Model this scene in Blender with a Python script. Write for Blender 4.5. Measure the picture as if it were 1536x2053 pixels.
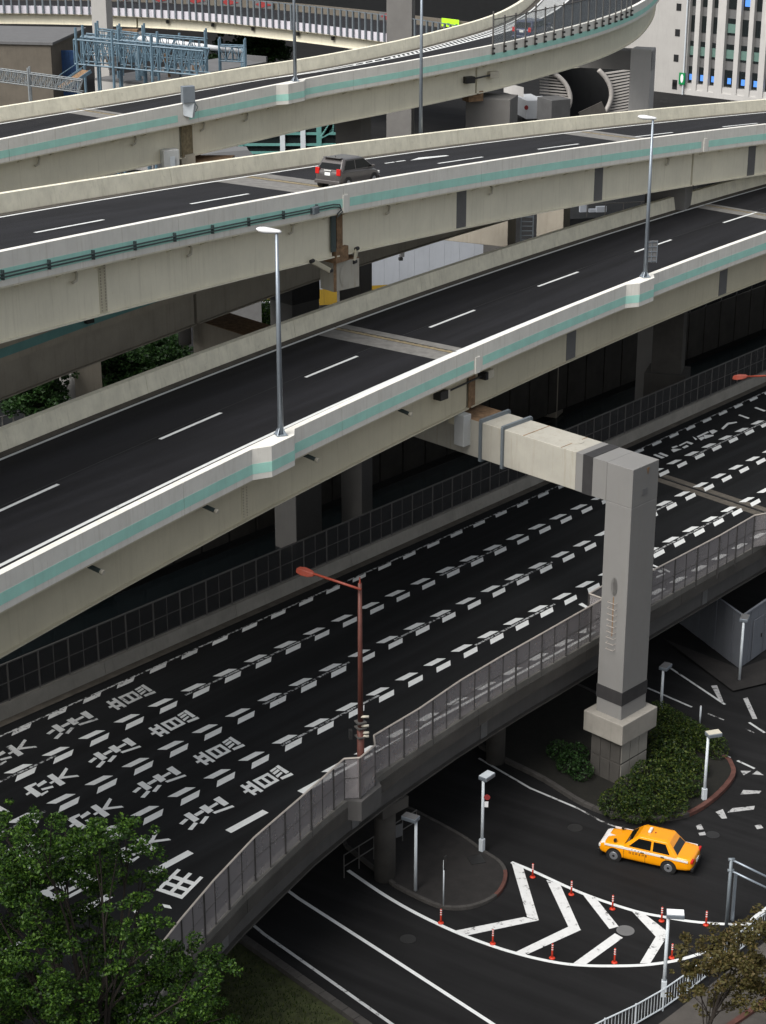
import bpy, math, random
from math import sin, cos, pi, radians
from mathutils import Vector as V
R = random.Random(7)
for o in list(bpy.data.objects): bpy.data.objects.remove(o)
sc = bpy.context.scene
COL = sc.collection

# ---------------------------------------------------------------- camera, sky, sun, exposure
F, PITCH, CAMH, CX, CY = 3834.6, .373, 43.0, 768.0, 1026.5
cam = bpy.data.cameras.new('camera'); co = bpy.data.objects.new('camera', cam); COL.objects.link(co)
cam.sensor_fit = 'VERTICAL'; cam.sensor_height = 36; cam.lens = F/2053*36
cam.clip_start = 1; cam.clip_end = 3000
co.location = (0, 0, CAMH); co.rotation_euler = (pi/2-PITCH, 0, 0); sc.camera = co
w = bpy.data.worlds.new('World'); sc.world = w; w.use_nodes = True
SUN_EL, SUN_AZ = radians(50), radians(224)      # azimuth clockwise from +Y
nt = w.node_tree; bg = nt.nodes['Background']
sky = nt.nodes.new('ShaderNodeTexSky'); sky.sky_type = 'NISHITA'; sky.sun_disc = False
sky.sun_elevation = SUN_EL; sky.sun_rotation = SUN_AZ; sky.dust_density = 4; sky.air_density = 1.2
hs = nt.nodes.new('ShaderNodeHueSaturation'); hs.inputs['Saturation'].default_value = .28
nt.links.new(sky.outputs[0], hs.inputs['Color']); nt.links.new(hs.outputs[0], bg.inputs[0])
bg.inputs[1].default_value = .066
sl = bpy.data.lights.new('sun', 'SUN'); sl.energy = 1.5; sl.angle = radians(40); sl.color = (1, .97, .92)
so_ = bpy.data.objects.new('sun', sl); COL.objects.link(so_)
d_ = V((sin(SUN_AZ)*cos(SUN_EL), cos(SUN_AZ)*cos(SUN_EL), sin(SUN_EL)))
so_.rotation_euler = d_.to_track_quat('Z', 'Y').to_euler(); so_.location = (0, 0, 120)
vs = sc.view_settings; vs.view_transform = 'Standard'; vs.look = 'None'; vs.exposure = 1.25; vs.gamma = 1

# ---------------------------------------------------------------- photo pixel -> place on a known height
CP, SP = cos(PITCH), sin(PITCH)
def ray(x, y):
    a = (x-CX)/F; b = -(y-CY)/F
    return V((a, CP+b*SP, -SP+b*CP))
def G(x, y, z=0.0):
    r = ray(x, y); return V((0, 0, CAMH))+r*((z-CAMH)/r.z)
def atY(x, y, Y):
    r = ray(x, y); return V((0, 0, CAMH))+r*(Y/r.y)
def pix(P):
    X, Y, Z = P[0], P[1], P[2]-CAMH
    d = Y*CP-Z*SP; u = Y*SP+Z*CP
    return CX+F*X/d, CY-F*u/d
def rise(base, x, y):          # height z at which the vertical over base shows at pixel row y
    r = ray(x, y); return CAMH+r.z*base[1]/r.y

# ---------------------------------------------------------------- materials
M = {}
def node_mat(name):
    m = bpy.data.materials.new(name); m.use_nodes = True; M[name] = m
    t = m.node_tree; return m, t, t.nodes['Principled BSDF'], t.nodes, t.links
def surf(name, col, rough=.7, var=.12, scale=1.5, streak=0, streak_col=None, spec=.4, bump=.0, bscale=40, metal=0, spots=0, spot_col=(.02, .018, .012), grain=0, tracks=None, track=.0):
    m, t, b, N, L = node_mat(name)
    b.inputs['Roughness'].default_value = rough; b.inputs['Metallic'].default_value = metal
    b.inputs['Specular IOR Level'].default_value = spec
    tc = N.new('ShaderNodeTexCoord')
    n = N.new('ShaderNodeTexNoise'); n.inputs['Scale'].default_value = scale; n.inputs['Detail'].default_value = 6; n.inputs['Roughness'].default_value = .65
    L.new(tc.outputs['Object'], n.inputs['Vector'])
    rp = N.new('ShaderNodeValToRGB'); rp.color_ramp.elements[0].position = .3; rp.color_ramp.elements[1].position = .7
    c = V(col)
    rp.color_ramp.elements[0].color = (*(c*(1-var)), 1); rp.color_ramp.elements[1].color = (*[min(.95, q*(1+var)) for q in col], 1)
    L.new(n.outputs[0], rp.inputs[0]); out = rp.outputs[0]
    def mixin(fac, colr, out):
        mx = N.new('ShaderNodeMix'); mx.data_type = 'RGBA'
        L.new(fac, mx.inputs['Factor']); L.new(out, mx.inputs['A']); mx.inputs['B'].default_value = (*colr, 1)
        return mx.outputs['Result']
    if streak:
        mp = N.new('ShaderNodeMapping'); mp.inputs['Scale'].default_value = (3.2, 3.2, .22)
        L.new(tc.outputs['Object'], mp.inputs[0])
        n2 = N.new('ShaderNodeTexNoise'); n2.inputs['Scale'].default_value = 1.6; n2.inputs['Detail'].default_value = 8; n2.inputs['Roughness'].default_value = .7
        L.new(mp.outputs[0], n2.inputs['Vector'])
        r2 = N.new('ShaderNodeValToRGB'); r2.color_ramp.elements[0].position = .52; r2.color_ramp.elements[1].position = .8
        r2.color_ramp.elements[0].color = (0, 0, 0, 1); r2.color_ramp.elements[1].color = (streak, streak, streak, 1)
        L.new(n2.outputs[0], r2.inputs[0]); out = mixin(r2.outputs[0], streak_col or tuple(c*.45), out)
    if spots:
        n3 = N.new('ShaderNodeTexNoise'); n3.inputs['Scale'].default_value = 2.3; n3.inputs['Detail'].default_value = 10; n3.inputs['Roughness'].default_value = .8
        L.new(tc.outputs['Object'], n3.inputs['Vector'])
        r3 = N.new('ShaderNodeValToRGB'); r3.color_ramp.elements[0].position = .6; r3.color_ramp.elements[1].position = .72
        r3.color_ramp.elements[0].color = (0, 0, 0, 1); r3.color_ramp.elements[1].color = (spots, spots, spots, 1)
        L.new(n3.outputs[0], r3.inputs[0]); out = mixin(r3.outputs[0], spot_col, out)
    if tracks is not None:      # long tonal bands along the driving direction
        mp = N.new('ShaderNodeMapping'); mp.vector_type = 'TEXTURE'; mp.inputs['Rotation'].default_value = (0, 0, tracks); mp.inputs['Scale'].default_value = (26, .8, 1)
        L.new(tc.outputs['Object'], mp.inputs[0]); n6 = N.new('ShaderNodeTexNoise'); n6.inputs['Scale'].default_value = 1; n6.inputs['Detail'].default_value = 5; n6.inputs['Roughness'].default_value = .6
        L.new(mp.outputs[0], n6.inputs['Vector']); r6 = N.new('ShaderNodeValToRGB'); r6.color_ramp.elements[0].position = .42; r6.color_ramp.elements[1].position = .72
        r6.color_ramp.elements[0].color = (0, 0, 0, 1); r6.color_ramp.elements[1].color = (track, track, track, 1)
        L.new(n6.outputs[0], r6.inputs[0]); out = mixin(r6.outputs[0], tuple(c*2.7), out)
    if grain:
        n4 = N.new('ShaderNodeTexNoise'); n4.inputs['Scale'].default_value = 22; n4.inputs['Detail'].default_value = 3
        L.new(tc.outputs['Object'], n4.inputs['Vector'])
        r4 = N.new('ShaderNodeValToRGB'); r4.color_ramp.elements[0].position = .45; r4.color_ramp.elements[1].position = .75
        r4.color_ramp.elements[0].color = (0, 0, 0, 1); r4.color_ramp.elements[1].color = (grain, grain, grain, 1)
        L.new(n4.outputs[0], r4.inputs[0]); out = mixin(r4.outputs[0], tuple(c*2.2), out)
    L.new(out, b.inputs['Base Color'])
    if bump:
        n5 = N.new('ShaderNodeTexNoise'); n5.inputs['Scale'].default_value = bscale; n5.inputs['Detail'].default_value = 4
        L.new(tc.outputs['Object'], n5.inputs['Vector'])
        bp = N.new('ShaderNodeBump'); bp.inputs['Strength'].default_value = bump; bp.inputs['Distance'].default_value = .02
        L.new(n5.outputs[0], bp.inputs['Height']); L.new(bp.outputs[0], b.inputs['Normal'])
    return m
def worn(name, col, under, amount, scale=6):     # painted marking with worn-through patches
    m, t, b, N, L = node_mat(name); b.inputs['Roughness'].default_value = .75; b.inputs['Specular IOR Level'].default_value = .25
    tc = N.new('ShaderNodeTexCoord'); n = N.new('ShaderNodeTexNoise'); n.inputs['Scale'].default_value = scale; n.inputs['Detail'].default_value = 9; n.inputs['Roughness'].default_value = .75
    L.new(tc.outputs['Object'], n.inputs['Vector'])
    r = N.new('ShaderNodeValToRGB'); r.color_ramp.elements[0].position = amount; r.color_ramp.elements[1].position = amount+.06
    r.color_ramp.elements[0].color = (*under, 1); r.color_ramp.elements[1].color = (*col, 1)
    e = r.color_ramp.elements.new(min(.98, amount+.3)); e.color = (*[min(.9, q*1.12) for q in col], 1)
    L.new(n.outputs[0], r.inputs[0]); L.new(r.outputs[0], b.inputs['Base Color']); return m
def leafmat(name, c0, c1, c2):
    m, t, b, N, L = node_mat(name); b.inputs['Roughness'].default_value = .55; b.inputs['Specular IOR Level'].default_value = .25
    g = N.new('ShaderNodeNewGeometry'); r = N.new('ShaderNodeValToRGB')
    r.color_ramp.elements[0].color = (*c0, 1); r.color_ramp.elements[1].color = (*c2, 1)
    e = r.color_ramp.elements.new(.55); e.color = (*c1, 1)
    L.new(g.outputs['Random Per Island'], r.inputs[0]); L.new(r.outputs[0], b.inputs['Base Color'])
    tr = N.new('ShaderNodeBsdfTranslucent'); L.new(r.outputs[0], tr.inputs[0])
    mx = N.new('ShaderNodeMixShader'); mx.inputs[0].default_value = .25
    L.new(b.outputs[0], mx.inputs[1]); L.new(tr.outputs[0], mx.inputs[2]); L.new(mx.outputs[0], t.nodes['Material Output'].inputs[0]); return m
def seethrough(name, col, op, rough=.3):
    m, t, b, N, L = node_mat(name); b.inputs['Base Color'].default_value = (*col, 1); b.inputs['Roughness'].default_value = rough
    tr = N.new('ShaderNodeBsdfTransparent'); mx = N.new('ShaderNodeMixShader'); mx.inputs[0].default_value = op
    tc = N.new('ShaderNodeTexCoord'); n = N.new('ShaderNodeTexNoise'); n.inputs['Scale'].default_value = 2; n.inputs['Detail'].default_value = 6
    mr = N.new('ShaderNodeMapRange'); mr.inputs[3].default_value = op-.05; mr.inputs[4].default_value = op+.05
    L.new(tc.outputs['Object'], n.inputs[0]); L.new(n.outputs[0], mr.inputs[0]); L.new(mr.outputs[0], mx.inputs[0])
    L.new(tr.outputs[0], mx.inputs[1]); L.new(b.outputs[0], mx.inputs[2]); L.new(mx.outputs[0], t.nodes['Material Output'].inputs[0]); return m
def glow(name, col, strength):
    m, t, b, N, L = node_mat(name); b.inputs['Base Color'].default_value = (*col, 1)
    b.inputs['Emission Color'].default_value = (*col, 1); b.inputs['Emission Strength'].default_value = strength; return m
def paint(name, col, rough=.3, coat=.3, metal=0):
    m = surf(name, col, rough, .04, 3, metal=metal); m.node_tree.nodes['Principled BSDF'].inputs['Coat Weight'].default_value = coat; return m

surf('panel', (.76, .74, .68), .62, .07, .9, streak=.6, streak_col=(.48, .44, .36), spots=.42, spot_col=(.34, .28, .19))
surf('panel_old', (.76, .72, .58), .8, .12, 1.2, streak=.6, streak_col=(.40, .37, .27), spots=.6, spot_col=(.13, .115, .08), bump=.25)
surf('girder', (.53, .49, .37), .55, .07, .5, streak=.4, streak_col=(.30, .26, .18), spots=.2, spot_col=(.3, .2, .1))  # nearest deck's girder paint, darkened for the shade under its overhang
surf('girder_light', (.76, .72, .58), .55, .07, .5, streak=.45, streak_col=(.44, .39, .29), spots=.2, spot_col=(.36, .25, .13))
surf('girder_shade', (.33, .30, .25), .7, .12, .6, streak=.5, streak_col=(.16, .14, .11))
surf('stripe', (.41, .74, .64), .55, .08, 1.2, streak=.3, streak_col=(.3, .46, .4))
surf('stripe_dim', (.12, .27, .27), .6, .1, 1.2)  # mint stripe with the lower ramp's shade put into its colour
surf('asphalt_deck', (.0072, .0072, .0087), .8, .22, .35, spec=.25, grain=.35, tracks=1.0, track=.7, bump=.3, bscale=60, spots=.12, spot_col=(.022, .021, .02))
surf('asphalt_wide', (.0048, .0052, .0057), .85, .25, .3, spec=.2, grain=.3, tracks=.85, track=.8, bump=.3, bscale=60)
surf('asphalt_ground', (.007, .007, .0073), .85, .3, .25, spec=.2, grain=.3, tracks=-.6, track=.6, spots=.25, spot_col=(.018, .018, .017), bump=.3, bscale=50)
surf('gutter', (.085, .075, .062), .9, .3, 2, streak=.3, bump=.3)
surf('joint_concrete', (.17, .165, .155), .85, .25, 2.5, spots=.3, spot_col=(.3, .25, .17), bump=.2)
surf('joint_rust', (.22, .18, .11), .8, .35, 5)
worn('line_white', (.60, .615, .61), (.16, .16, .16), .30, 3)
worn('line_dim', (.42, .43, .43), (.05, .05, .05), .38, 3)
worn('paint_worn', (.58, .585, .58), (.05, .05, .05), .37, 2.6)
worn('paint_very_worn', (.30, .30, .30), (.016, .016, .016), .47, 3)
worn('paint_smudge', (.34, .34, .34), (.035, .035, .035), .40, 5)
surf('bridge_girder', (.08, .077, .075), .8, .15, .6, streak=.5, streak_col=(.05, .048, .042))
surf('site_panel', (.14, .15, .17), .6, .08, .5, streak=.3)  # hoarding colour darkened to carry the shade under the lower bridge
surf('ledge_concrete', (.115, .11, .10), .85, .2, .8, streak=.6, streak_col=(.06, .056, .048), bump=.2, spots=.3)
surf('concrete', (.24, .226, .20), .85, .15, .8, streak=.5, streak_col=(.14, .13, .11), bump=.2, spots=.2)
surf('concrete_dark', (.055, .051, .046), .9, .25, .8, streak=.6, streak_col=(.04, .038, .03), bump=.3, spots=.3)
surf('concrete_pier', (.155, .15, .143), .8, .1, .6, streak=.4, streak_col=(.16, .15, .13))
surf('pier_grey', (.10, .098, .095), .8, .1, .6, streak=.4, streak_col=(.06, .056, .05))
surf('column_paint', (.185, .182, .176), .6, .06, .5, streak=.5, streak_col=(.17, .16, .14))
surf('beam_paint', (.36, .345, .30), .65, .1, .7, streak=.75, streak_col=(.24, .20, .14), spots=.3, spot_col=(.26, .13, .05))
surf('steel_rust', (.20, .125, .07), .85, .45, 4, spots=.5, spot_col=(.10, .045, .02))
surf('steel_rubber', (.028, .027, .028), .7, .2, 2)
surf('steel_blue', (.16, .185, .205), .5, .1, 2, metal=.3)
surf('pole_steel', (.25, .285, .325), .4, .08, 2, metal=.55)
surf('pole_white', (.50, .54, .57), .45, .08, 2)
surf('lamp_white', (.72, .73, .74), .35, .04, 3)
surf('lamp_red', (.18, .032, .018), .5, .2, 2, spots=.3, spot_col=(.12, .03, .02))
surf('steel_red_dark', (.09, .03, .022), .6, .25, 2)
surf('fence_steel', (.11, .105, .10), .5, .12, 3, metal=.3)
surf('fence_dark', (.045, .043, .042), .6, .2, 3)
surf('rail_top', (.42, .38, .34), .45, .15, 3, metal=.3)
surf('box_grey', (.46, .47, .46), .5, .06, 2, streak=.3)
surf('box_black', (.02, .02, .02), .5, .1, 3)
surf('pipe_dark', (.05, .07, .07), .5, .1, 3)
surf('pipe_cream', (.47, .44, .36), .6, .1, 3)
seethrough('screen', (.30, .28, .285), .50, .5)
seethrough('mesh_screen', (.015, .015, .016), .80, .6)
seethrough('clear_screen', (.35, .4, .42), .22, .25)
surf('grass', (.035, .042, .014), .95, .5, 2.5, bump=.6, bscale=25, spots=.4, spot_col=(.06, .05, .02))
surf('soil', (.007, .0066, .0045), .95, .4, 3, bump=.5)
surf('kerb', (.045, .042, .039), .85, .25, 2, bump=.2)
surf('kerb_red', (.085, .034, .026), .8, .3, 3)
surf('paver', (.016, .0145, .0138), .9, .3, 2, bump=.3)
surf('pavement', (.06, .054, .048), .9, .25, 1, bump=.3)
leafmat('leaf_green', (.006, .018, .003), (.020, .056, .006), (.080, .155, .018))
leafmat('leaf_hedge', (.006, .016, .003), (.020, .042, .006), (.075, .095, .014))
leafmat('leaf_dark', (.008, .022, .006), (.016, .045, .010), (.03, .07, .015))  # foliage darkened for the shade under decks and bridge
leafmat('leaf_brown', (.045, .035, .012), (.07, .065, .018), (.12, .085, .035))
surf('bark', (.016, .012, .009), .9, .3, 6, bump=.5)
surf('hoarding', (.46, .49, .54), .6, .05, .5, streak=.2)
surf('hoarding_yellow', (.42, .27, .035), .6, .1, .6, streak=.3)
surf('hoarding_blue', (.17, .20, .24), .6, .08, .5, streak=.3)
surf('wall_pale', (.37, .36, .345), .75, .05, .4, streak=.25)
surf('wall_brown', (.115, .10, .08), .85, .12, .8, streak=.4)
surf('fin_white', (.45, .44, .425), .65, .05, .6, streak=.25)
surf('glass_dark', (.012, .016, .017), .15, .1, 1, spec=.6)
surf('glass_green', (.12, .20, .175), .2, .1, 2, spec=.5)
surf('spandrel', (.13, .13, .13), .5, .1, 2)
glow('screen_blue', (.07, .22, .65), .25)
glow('sign_lime', (.35, .62, .02), .25)
surf('tarp_blue', (.02, .06, .16), .6, .3, 2)
surf('truss_blue', (.11, .175, .225), .5, .15, 3, spots=.3, spot_col=(.15, .09, .05))
surf('truss_grey', (.22, .24, .25), .5, .15, 3)
surf('roof_grey', (.115, .115, .117), .7, .1, .8)
surf('roof_slate', (.085, .085, .086), .8, .15, 1)
surf('teal_frame', (.10, .25, .23), .5, .1, 2)
surf('louvre', (.36, .34, .32), .6, .1, 2)
surf('dark_void', (.010, .011, .012), .9, .2, 1)  # near-black colour, mostly standing in for unlit recesses
surf('violet_panel', (.58, .56, .61), .6, .06, 1, streak=.2)
surf('sign_green', (.0, .20, .06), .5, .1, 2)
surf('sign_white', (.75, .75, .75), .5, .05, 2)
surf('arrow_red', (.25, .03, .03), .6, .1, 2)
# water
m, t, b, N, L = node_mat('canal_water'); b.inputs['Base Color'].default_value = (.004, .006, .007, 1); b.inputs['Roughness'].default_value = .2; b.inputs['Specular IOR Level'].default_value = .25
wn = N.new('ShaderNodeTexNoise'); wn.inputs['Scale'].default_value = 1.3; wb = N.new('ShaderNodeBump'); wb.inputs['Strength'].default_value = .15
tcw = N.new('ShaderNodeTexCoord'); L.new(tcw.outputs['Object'], wn.inputs[0]); L.new(wn.outputs[0], wb.inputs['Height']); L.new(wb.outputs[0], b.inputs['Normal'])
# cars
paint('taxi_orange', (.78, .29, .002), .28, .35); paint('taxi_white', (.70, .68, .66), .35, .2)
paint('car_grey', (.085, .078, .076), .3, .4, .3); paint('car_navy', (.03, .035, .07), .35, .3, .2); paint('truck_white', (.62, .64, .66), .4, .2)
surf('car_glass', (.004, .005, .0055), .1, .05, 1, spec=.3); surf('tyre', (.012, .012, .012), .8, .1, 3); surf('rim', (.34, .35, .37), .35, .1, 3, metal=.7)
surf('black_trim', (.010, .010, .010), .5, .1, 3); surf('lamp_glass', (.6, .6, .58), .15, .05, 3); surf('tail_red', (.45, .015, .012), .2, .1, 3)
surf('cone_red', (.50, .035, .012), .5, .12, 5); surf('band_white', (.75, .74, .72), .5, .05, 3); surf('ink', (.02, .02, .022), .6, .05, 3); surf('plate', (.68, .70, .68), .5, .04, 3)

# ---------------------------------------------------------------- mesh building
class MB:
    def __init__(s): s.v = []; s.f = []
    def add(s, vs, fs):
        n = len(s.v); s.v += [V(q) for q in vs]; s.f += [tuple(i+n for i in f) for f in fs]; return s
    def poly(s, pts): return s.add(pts, [tuple(range(len(pts)))])
    def ob(s, o, a, b, c):          # box from a corner and three edge vectors
        o, a, b, c = V(o), V(a), V(b), V(c)
        return s.add([o, o+a, o+a+b, o+b, o+c, o+a+c, o+a+b+c, o+b+c], [(0, 3, 2, 1), (4, 5, 6, 7), (0, 1, 5, 4), (1, 2, 6, 5), (2, 3, 7, 6), (3, 0, 4, 7)])
    def box(s, c, d, rz=0):
        c = V(c); a = V((cos(rz), sin(rz), 0))*d[0]; b = V((-sin(rz), cos(rz), 0))*d[1]; e = V((0, 0, d[2]))
        return s.ob(c-a/2-b/2-e/2, a, b, e)
    def bar(s, p, q, wd, ht, up=(0, 0, 1)):
        p, q = V(p), V(q); d = q-p; n = d.cross(V(up))
        if n.length < 1e-6: n = d.cross(V((1, 0, 0)))
        n.normalize(); u = n.cross(d).normalized()
        return s.ob(p-n*wd/2-u*ht/2, d, n*wd, u*ht)
    def prism(s, pts, vec):
        n = len(pts); a = [V(q) for q in pts]; c = [q+V(vec) for q in a]
        return s.add(a+c, [tuple(range(n))[::-1], tuple(range(n, 2*n))]+[(i, (i+1) % n, n+(i+1) % n, n+i) for i in range(n)])
    def tube(s, pts, r, n=8, cap=True):
        pts = [V(q) for q in pts]; rs = r if isinstance(r, (list, tuple)) else [r]*len(pts); base = len(s.v); u0 = None
        for i, q in enumerate(pts):
            d = (pts[min(i+1, len(pts)-1)]-pts[max(i-1, 0)]).normalized()
            u = d.cross(V((0, 0, 1)) if abs(d.z) < .95 else V((1, 0, 0))).normalized() if u0 is None else (u0-d*u0.dot(d)).normalized()
            u0 = u; w_ = d.cross(u)
            for k in range(n): s.v.append(q+(u*cos(2*pi*k/n)+w_*sin(2*pi*k/n))*rs[i])
        for i in range(len(pts)-1):
            for k in range(n): s.f.append((base+i*n+k, base+i*n+(k+1) % n, base+(i+1)*n+(k+1) % n, base+(i+1)*n+k))
        if cap: s.f += [tuple(base+k for k in range(n))[::-1], tuple(base+(len(pts)-1)*n+k for k in range(n))]
        return s
    def loft(s, secs, closed=True, cap=True):
        n = len(secs[0]); b = len(s.v)
        for q in secs: s.v += [V(p) for p in q]
        for i in range(len(secs)-1):
            for k in range(n if closed else n-1): s.f.append((b+i*n+k, b+i*n+(k+1) % n, b+(i+1)*n+(k+1) % n, b+(i+1)*n+k))
        if closed and cap: s.f += [tuple(b+k for k in range(n))[::-1], tuple(b+(len(secs)-1)*n+k for k in range(n))]
        return s
import bmesh
def build(name, mb, mat, parent=None, smooth=False, fix=True, bevel=0):
    off = V(parent['_o']) if parent is not None else V((0, 0, 0))
    me = bpy.data.meshes.new(name); me.from_pydata([tuple(q-off) for q in mb.v], [], mb.f)
    if fix:
        bm = bmesh.new(); bm.from_mesh(me); bmesh.ops.recalc_face_normals(bm, faces=bm.faces); bm.to_mesh(me); bm.free()
    me.materials.append(M[mat])
    if smooth: me.polygons.foreach_set('use_smooth', [True]*len(me.polygons))
    o = bpy.data.objects.new(name, me); COL.objects.link(o)
    if parent is not None: o.parent = parent; o['_o'] = parent['_o']
    if bevel:
        mo = o.modifiers.new('bevel', 'BEVEL'); mo.width = bevel; mo.segments = 2; mo.limit_method = 'ANGLE'
    return o
def thing(name, label, cat, loc=(0, 0, 0), group=None):
    o = bpy.data.objects.new(name, None); COL.objects.link(o); o.location = loc; o.empty_display_size = .2
    o['label'] = label; o['category'] = cat; o['_o'] = tuple(loc)
    if group: o['group'] = group
    return o
def tag(o, label, cat, group=None):
    o['label'] = label; o['category'] = cat
    if group: o['group'] = group
    return o
def structure(o): o['kind'] = 'structure'; return o
def dup(root, loc, rz=0, label=None):
    r = root.copy(); COL.objects.link(r); r.location = loc; r.rotation_euler = (0, 0, rz)
    if label: r['label'] = label
    for ch in list(root.children):
        c = ch.copy(); COL.objects.link(c); c.parent = r
        for g in ch.children:
            d = g.copy(); COL.objects.link(d); d.parent = c
    return r

# ---------------------------------------------------------------- ground
g = MB(); g.poly([(-700, 20, 0), (700, 20, 0), (900, 1500, 0), (-900, 1500, 0)])
structure(build('ground', g, 'asphalt_ground'))

# ---------------------------------------------------------------- viaducts
class Path:                     # s runs along the outer near edge, o leads away from it across the deck
    def __init__(s, pts, ds=1.0):
        pts = [V(q) for q in pts]; cr = []
        for i in range(len(pts)-1):
            p0, p1, p2, p3 = pts[max(i-1, 0)], pts[i], pts[i+1], pts[min(i+2, len(pts)-1)]
            n = max(2, int((p2-p1).length/ds))
            for j in range(n):
                t = j/n; cr.append(.5*((2*p1)+(p2-p0)*t+(2*p0-5*p1+4*p2-p3)*t*t+(3*p1-p0-3*p2+p3)*t**3))
        cr.append(pts[-1]); s.p = cr; s.c = [0]
        for a, b in zip(cr, cr[1:]): s.c.append(s.c[-1]+(b-a).length)
        s.len = s.c[-1]; s.W = lambda q: 10.1
    def at(s, q):
        import bisect
        i = min(max(bisect.bisect(s.c, q)-1, 0), len(s.c)-2); t = (q-s.c[i])/(s.c[i+1]-s.c[i])
        p = s.p[i].lerp(s.p[i+1], t)
        def tan(j): return (s.p[min(j+1, len(s.p)-1)]-s.p[max(j-1, 0)]).normalized()
        d = tan(i).lerp(tan(i+1), min(max(t, 0), 1)); d.z = 0; d.normalize(); return p, d
    def P(s, q, o, dz=0):
        p, d = s.at(q); return V((p.x-d.y*o, p.y+d.x*o, p.z+dz))
    def s_at(s, x, o=0, dz=0):
        a, b = 0, s.len
        for i in range(30):
            m_ = (a+b)/2
            if pix(s.P(m_, o, dz))[0] < x: a = m_
            else: b = m_
        return a
def steps(a, b, ds=2.0, extra=()):
    n = max(1, int(round((b-a)/ds))); L_ = [a+(b-a)*i/n for i in range(n+1)]+[e for e in extra if a < e < b]; return sorted(set(L_))
def sweep(name, P, a, b, prof, mat, parent, ds=2.0, extra=(), bevel=0):
    mb = MB(); mb.loft([[P.P(q, o(q) if callable(o) else o, z) for o, z in prof] for q in steps(a, b, ds, extra)])
    return build(name, mb, mat, parent, bevel=bevel)
HB = 1.0
def viaduct(root, P, gh=1.9, bulges=(), joints=(), seg=11.0, far_h=.8, panel='panel', far='panel_old', stripe='stripe', girder='girder', stripe_gaps=(), top=1.0, seg0=0.0):
    W = P.W; Lw = lambda d: (lambda q: W(q)-d)
    def bl(q):
        e = 0
        for c in bulges: e = max(e, min(1, max(0, (1.5-abs(q-c))/.7)))
        return -.42*e
    ex = [c+d for c in bulges for d in (-1.5, -.8, .8, 1.5)]
    n = P.len
    sweep('road_surface', P, 0, n, [(.45, 0), (Lw(.85), 0), (Lw(.85), -.19), (.45, -.19)], 'asphalt_deck', root)
    sweep('gutter', P, 0, n, [(Lw(.85), -.004), (Lw(.40), -.004), (Lw(.40), -.18), (Lw(.85), -.18)], 'gutter', root)
    sweep('deck_slab', P, 0, n, [(.03, -.2), (Lw(.03), -.2), (Lw(.03), -.3), (Lw(1), -.42), (1.0, -.42), (.03, -.3)], girder, root)
    cuts = [0]+[q for q in [seg0+seg*i for i in range(1, 40)] if q < n-2]+[n]
    for a, b in zip(cuts, cuts[1:]):
        sweep('parapet_panel', P, a+.012, b-.012, [(bl, top), (bl, -.23), (.43, -.23), (.43, .02), (.28, top)], panel, root, 2.0, ex)
        sweep('kerb_wall', P, a+.012, b-.012, [(Lw(0), far_h), (Lw(0), -.23), (Lw(.42), -.23), (Lw(.42), .03), (Lw(.30), far_h)], far, root)
        if stripe:
            a2, b2 = a+.012, b-.012
            for gq in stripe_gaps:
                if a2 < gq < b2: 
                    sweep('painted_stripe', P, a2, gq-.5, [(lambda q: bl(q)-.006, top-.6), (lambda q: bl(q)-.006, top-1.0), (lambda q: bl(q)+.02, top-1.0), (lambda q: bl(q)+.02, top-.6)], stripe, root, 2.0, ex); a2 = gq+.5
            sweep('painted_stripe', P, a2, b2, [(lambda q: bl(q)-.006, top-.6), (lambda q: bl(q)-.006, top-1.0), (lambda q: bl(q)+.02, top-1.0), (lambda q: bl(q)+.02, top-.6)], stripe, root, 2.0, ex)
    js = [0]+list(joints)+[n]
    for a, b in zip(js, js[1:]):
        go = sweep('girder', P, a+.12, b-.12, [(.85, -.40), (.85, -.42-gh), (Lw(.9), -.42-gh), (Lw(.9), -.40)], girder, root)
        sweep('bottom_flange', P, a+.12, b-.12, [(.70, -.42-gh), (.70, -.48-gh), (Lw(.75), -.48-gh), (Lw(.75), -.42-gh)], girder, go)
        # small bracket stiffeners under the overhang
        q = a+.8
        while q < b-.8:
            mb = MB(); mb.prism([P.P(q-.03, .845, -.40), P.P(q-.03, .845, -.62), P.P(q-.03, .3, -.36)], P.P(q+.03, 1, 0)-P.P(q-.03, 1, 0)); build('bracket', mb, girder, go); q += 2.45
    return root
def strip(name, P, a, b, o, wd, mat, root, dz=.006, ds=2.0):
    mb = MB(); f = o if callable(o) else (lambda q: o)
    mb.loft([[P.P(q, f(q)-wd/2, dz), P.P(q, f(q)+wd/2, dz)] for q in steps(a, b, ds)], closed=False); return build(name, mb, mat, root)
def exp_joint(root, P, q, o1, wd=.9, skew=0):
    def quad(a, b, dz, mat, name):
        mb = MB(); k = 8; 
        mb.loft([[P.P(q+a+skew*i/k, .5+(o1-.5)*i/k, dz), P.P(q+b+skew*i/k, .5+(o1-.5)*i/k, dz)] for i in range(k+1)], closed=False); return build(name, mb, mat, root)
    quad(-wd*1.9, -wd*.35, .004, 'joint_concrete', 'joint_slab'); quad(.12, wd*.9, .004, 'joint_concrete', 'joint_slab'); quad(-wd*.3, .05, .005, 'joint_rust', 'joint_slab')
    mb = MB(); k = 40; ln = []
    for i in range(k+1):
        c = q+.06+skew*i/k+(.05 if i % 2 else -.05); o = .5+(o1-.5)*i/k; ln.append([P.P(c-.035, o, .009), P.P(c+.035, o, .009)])
    mb.loft(ln, closed=False); build('joint_teeth', mb, 'box_black', root)
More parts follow.
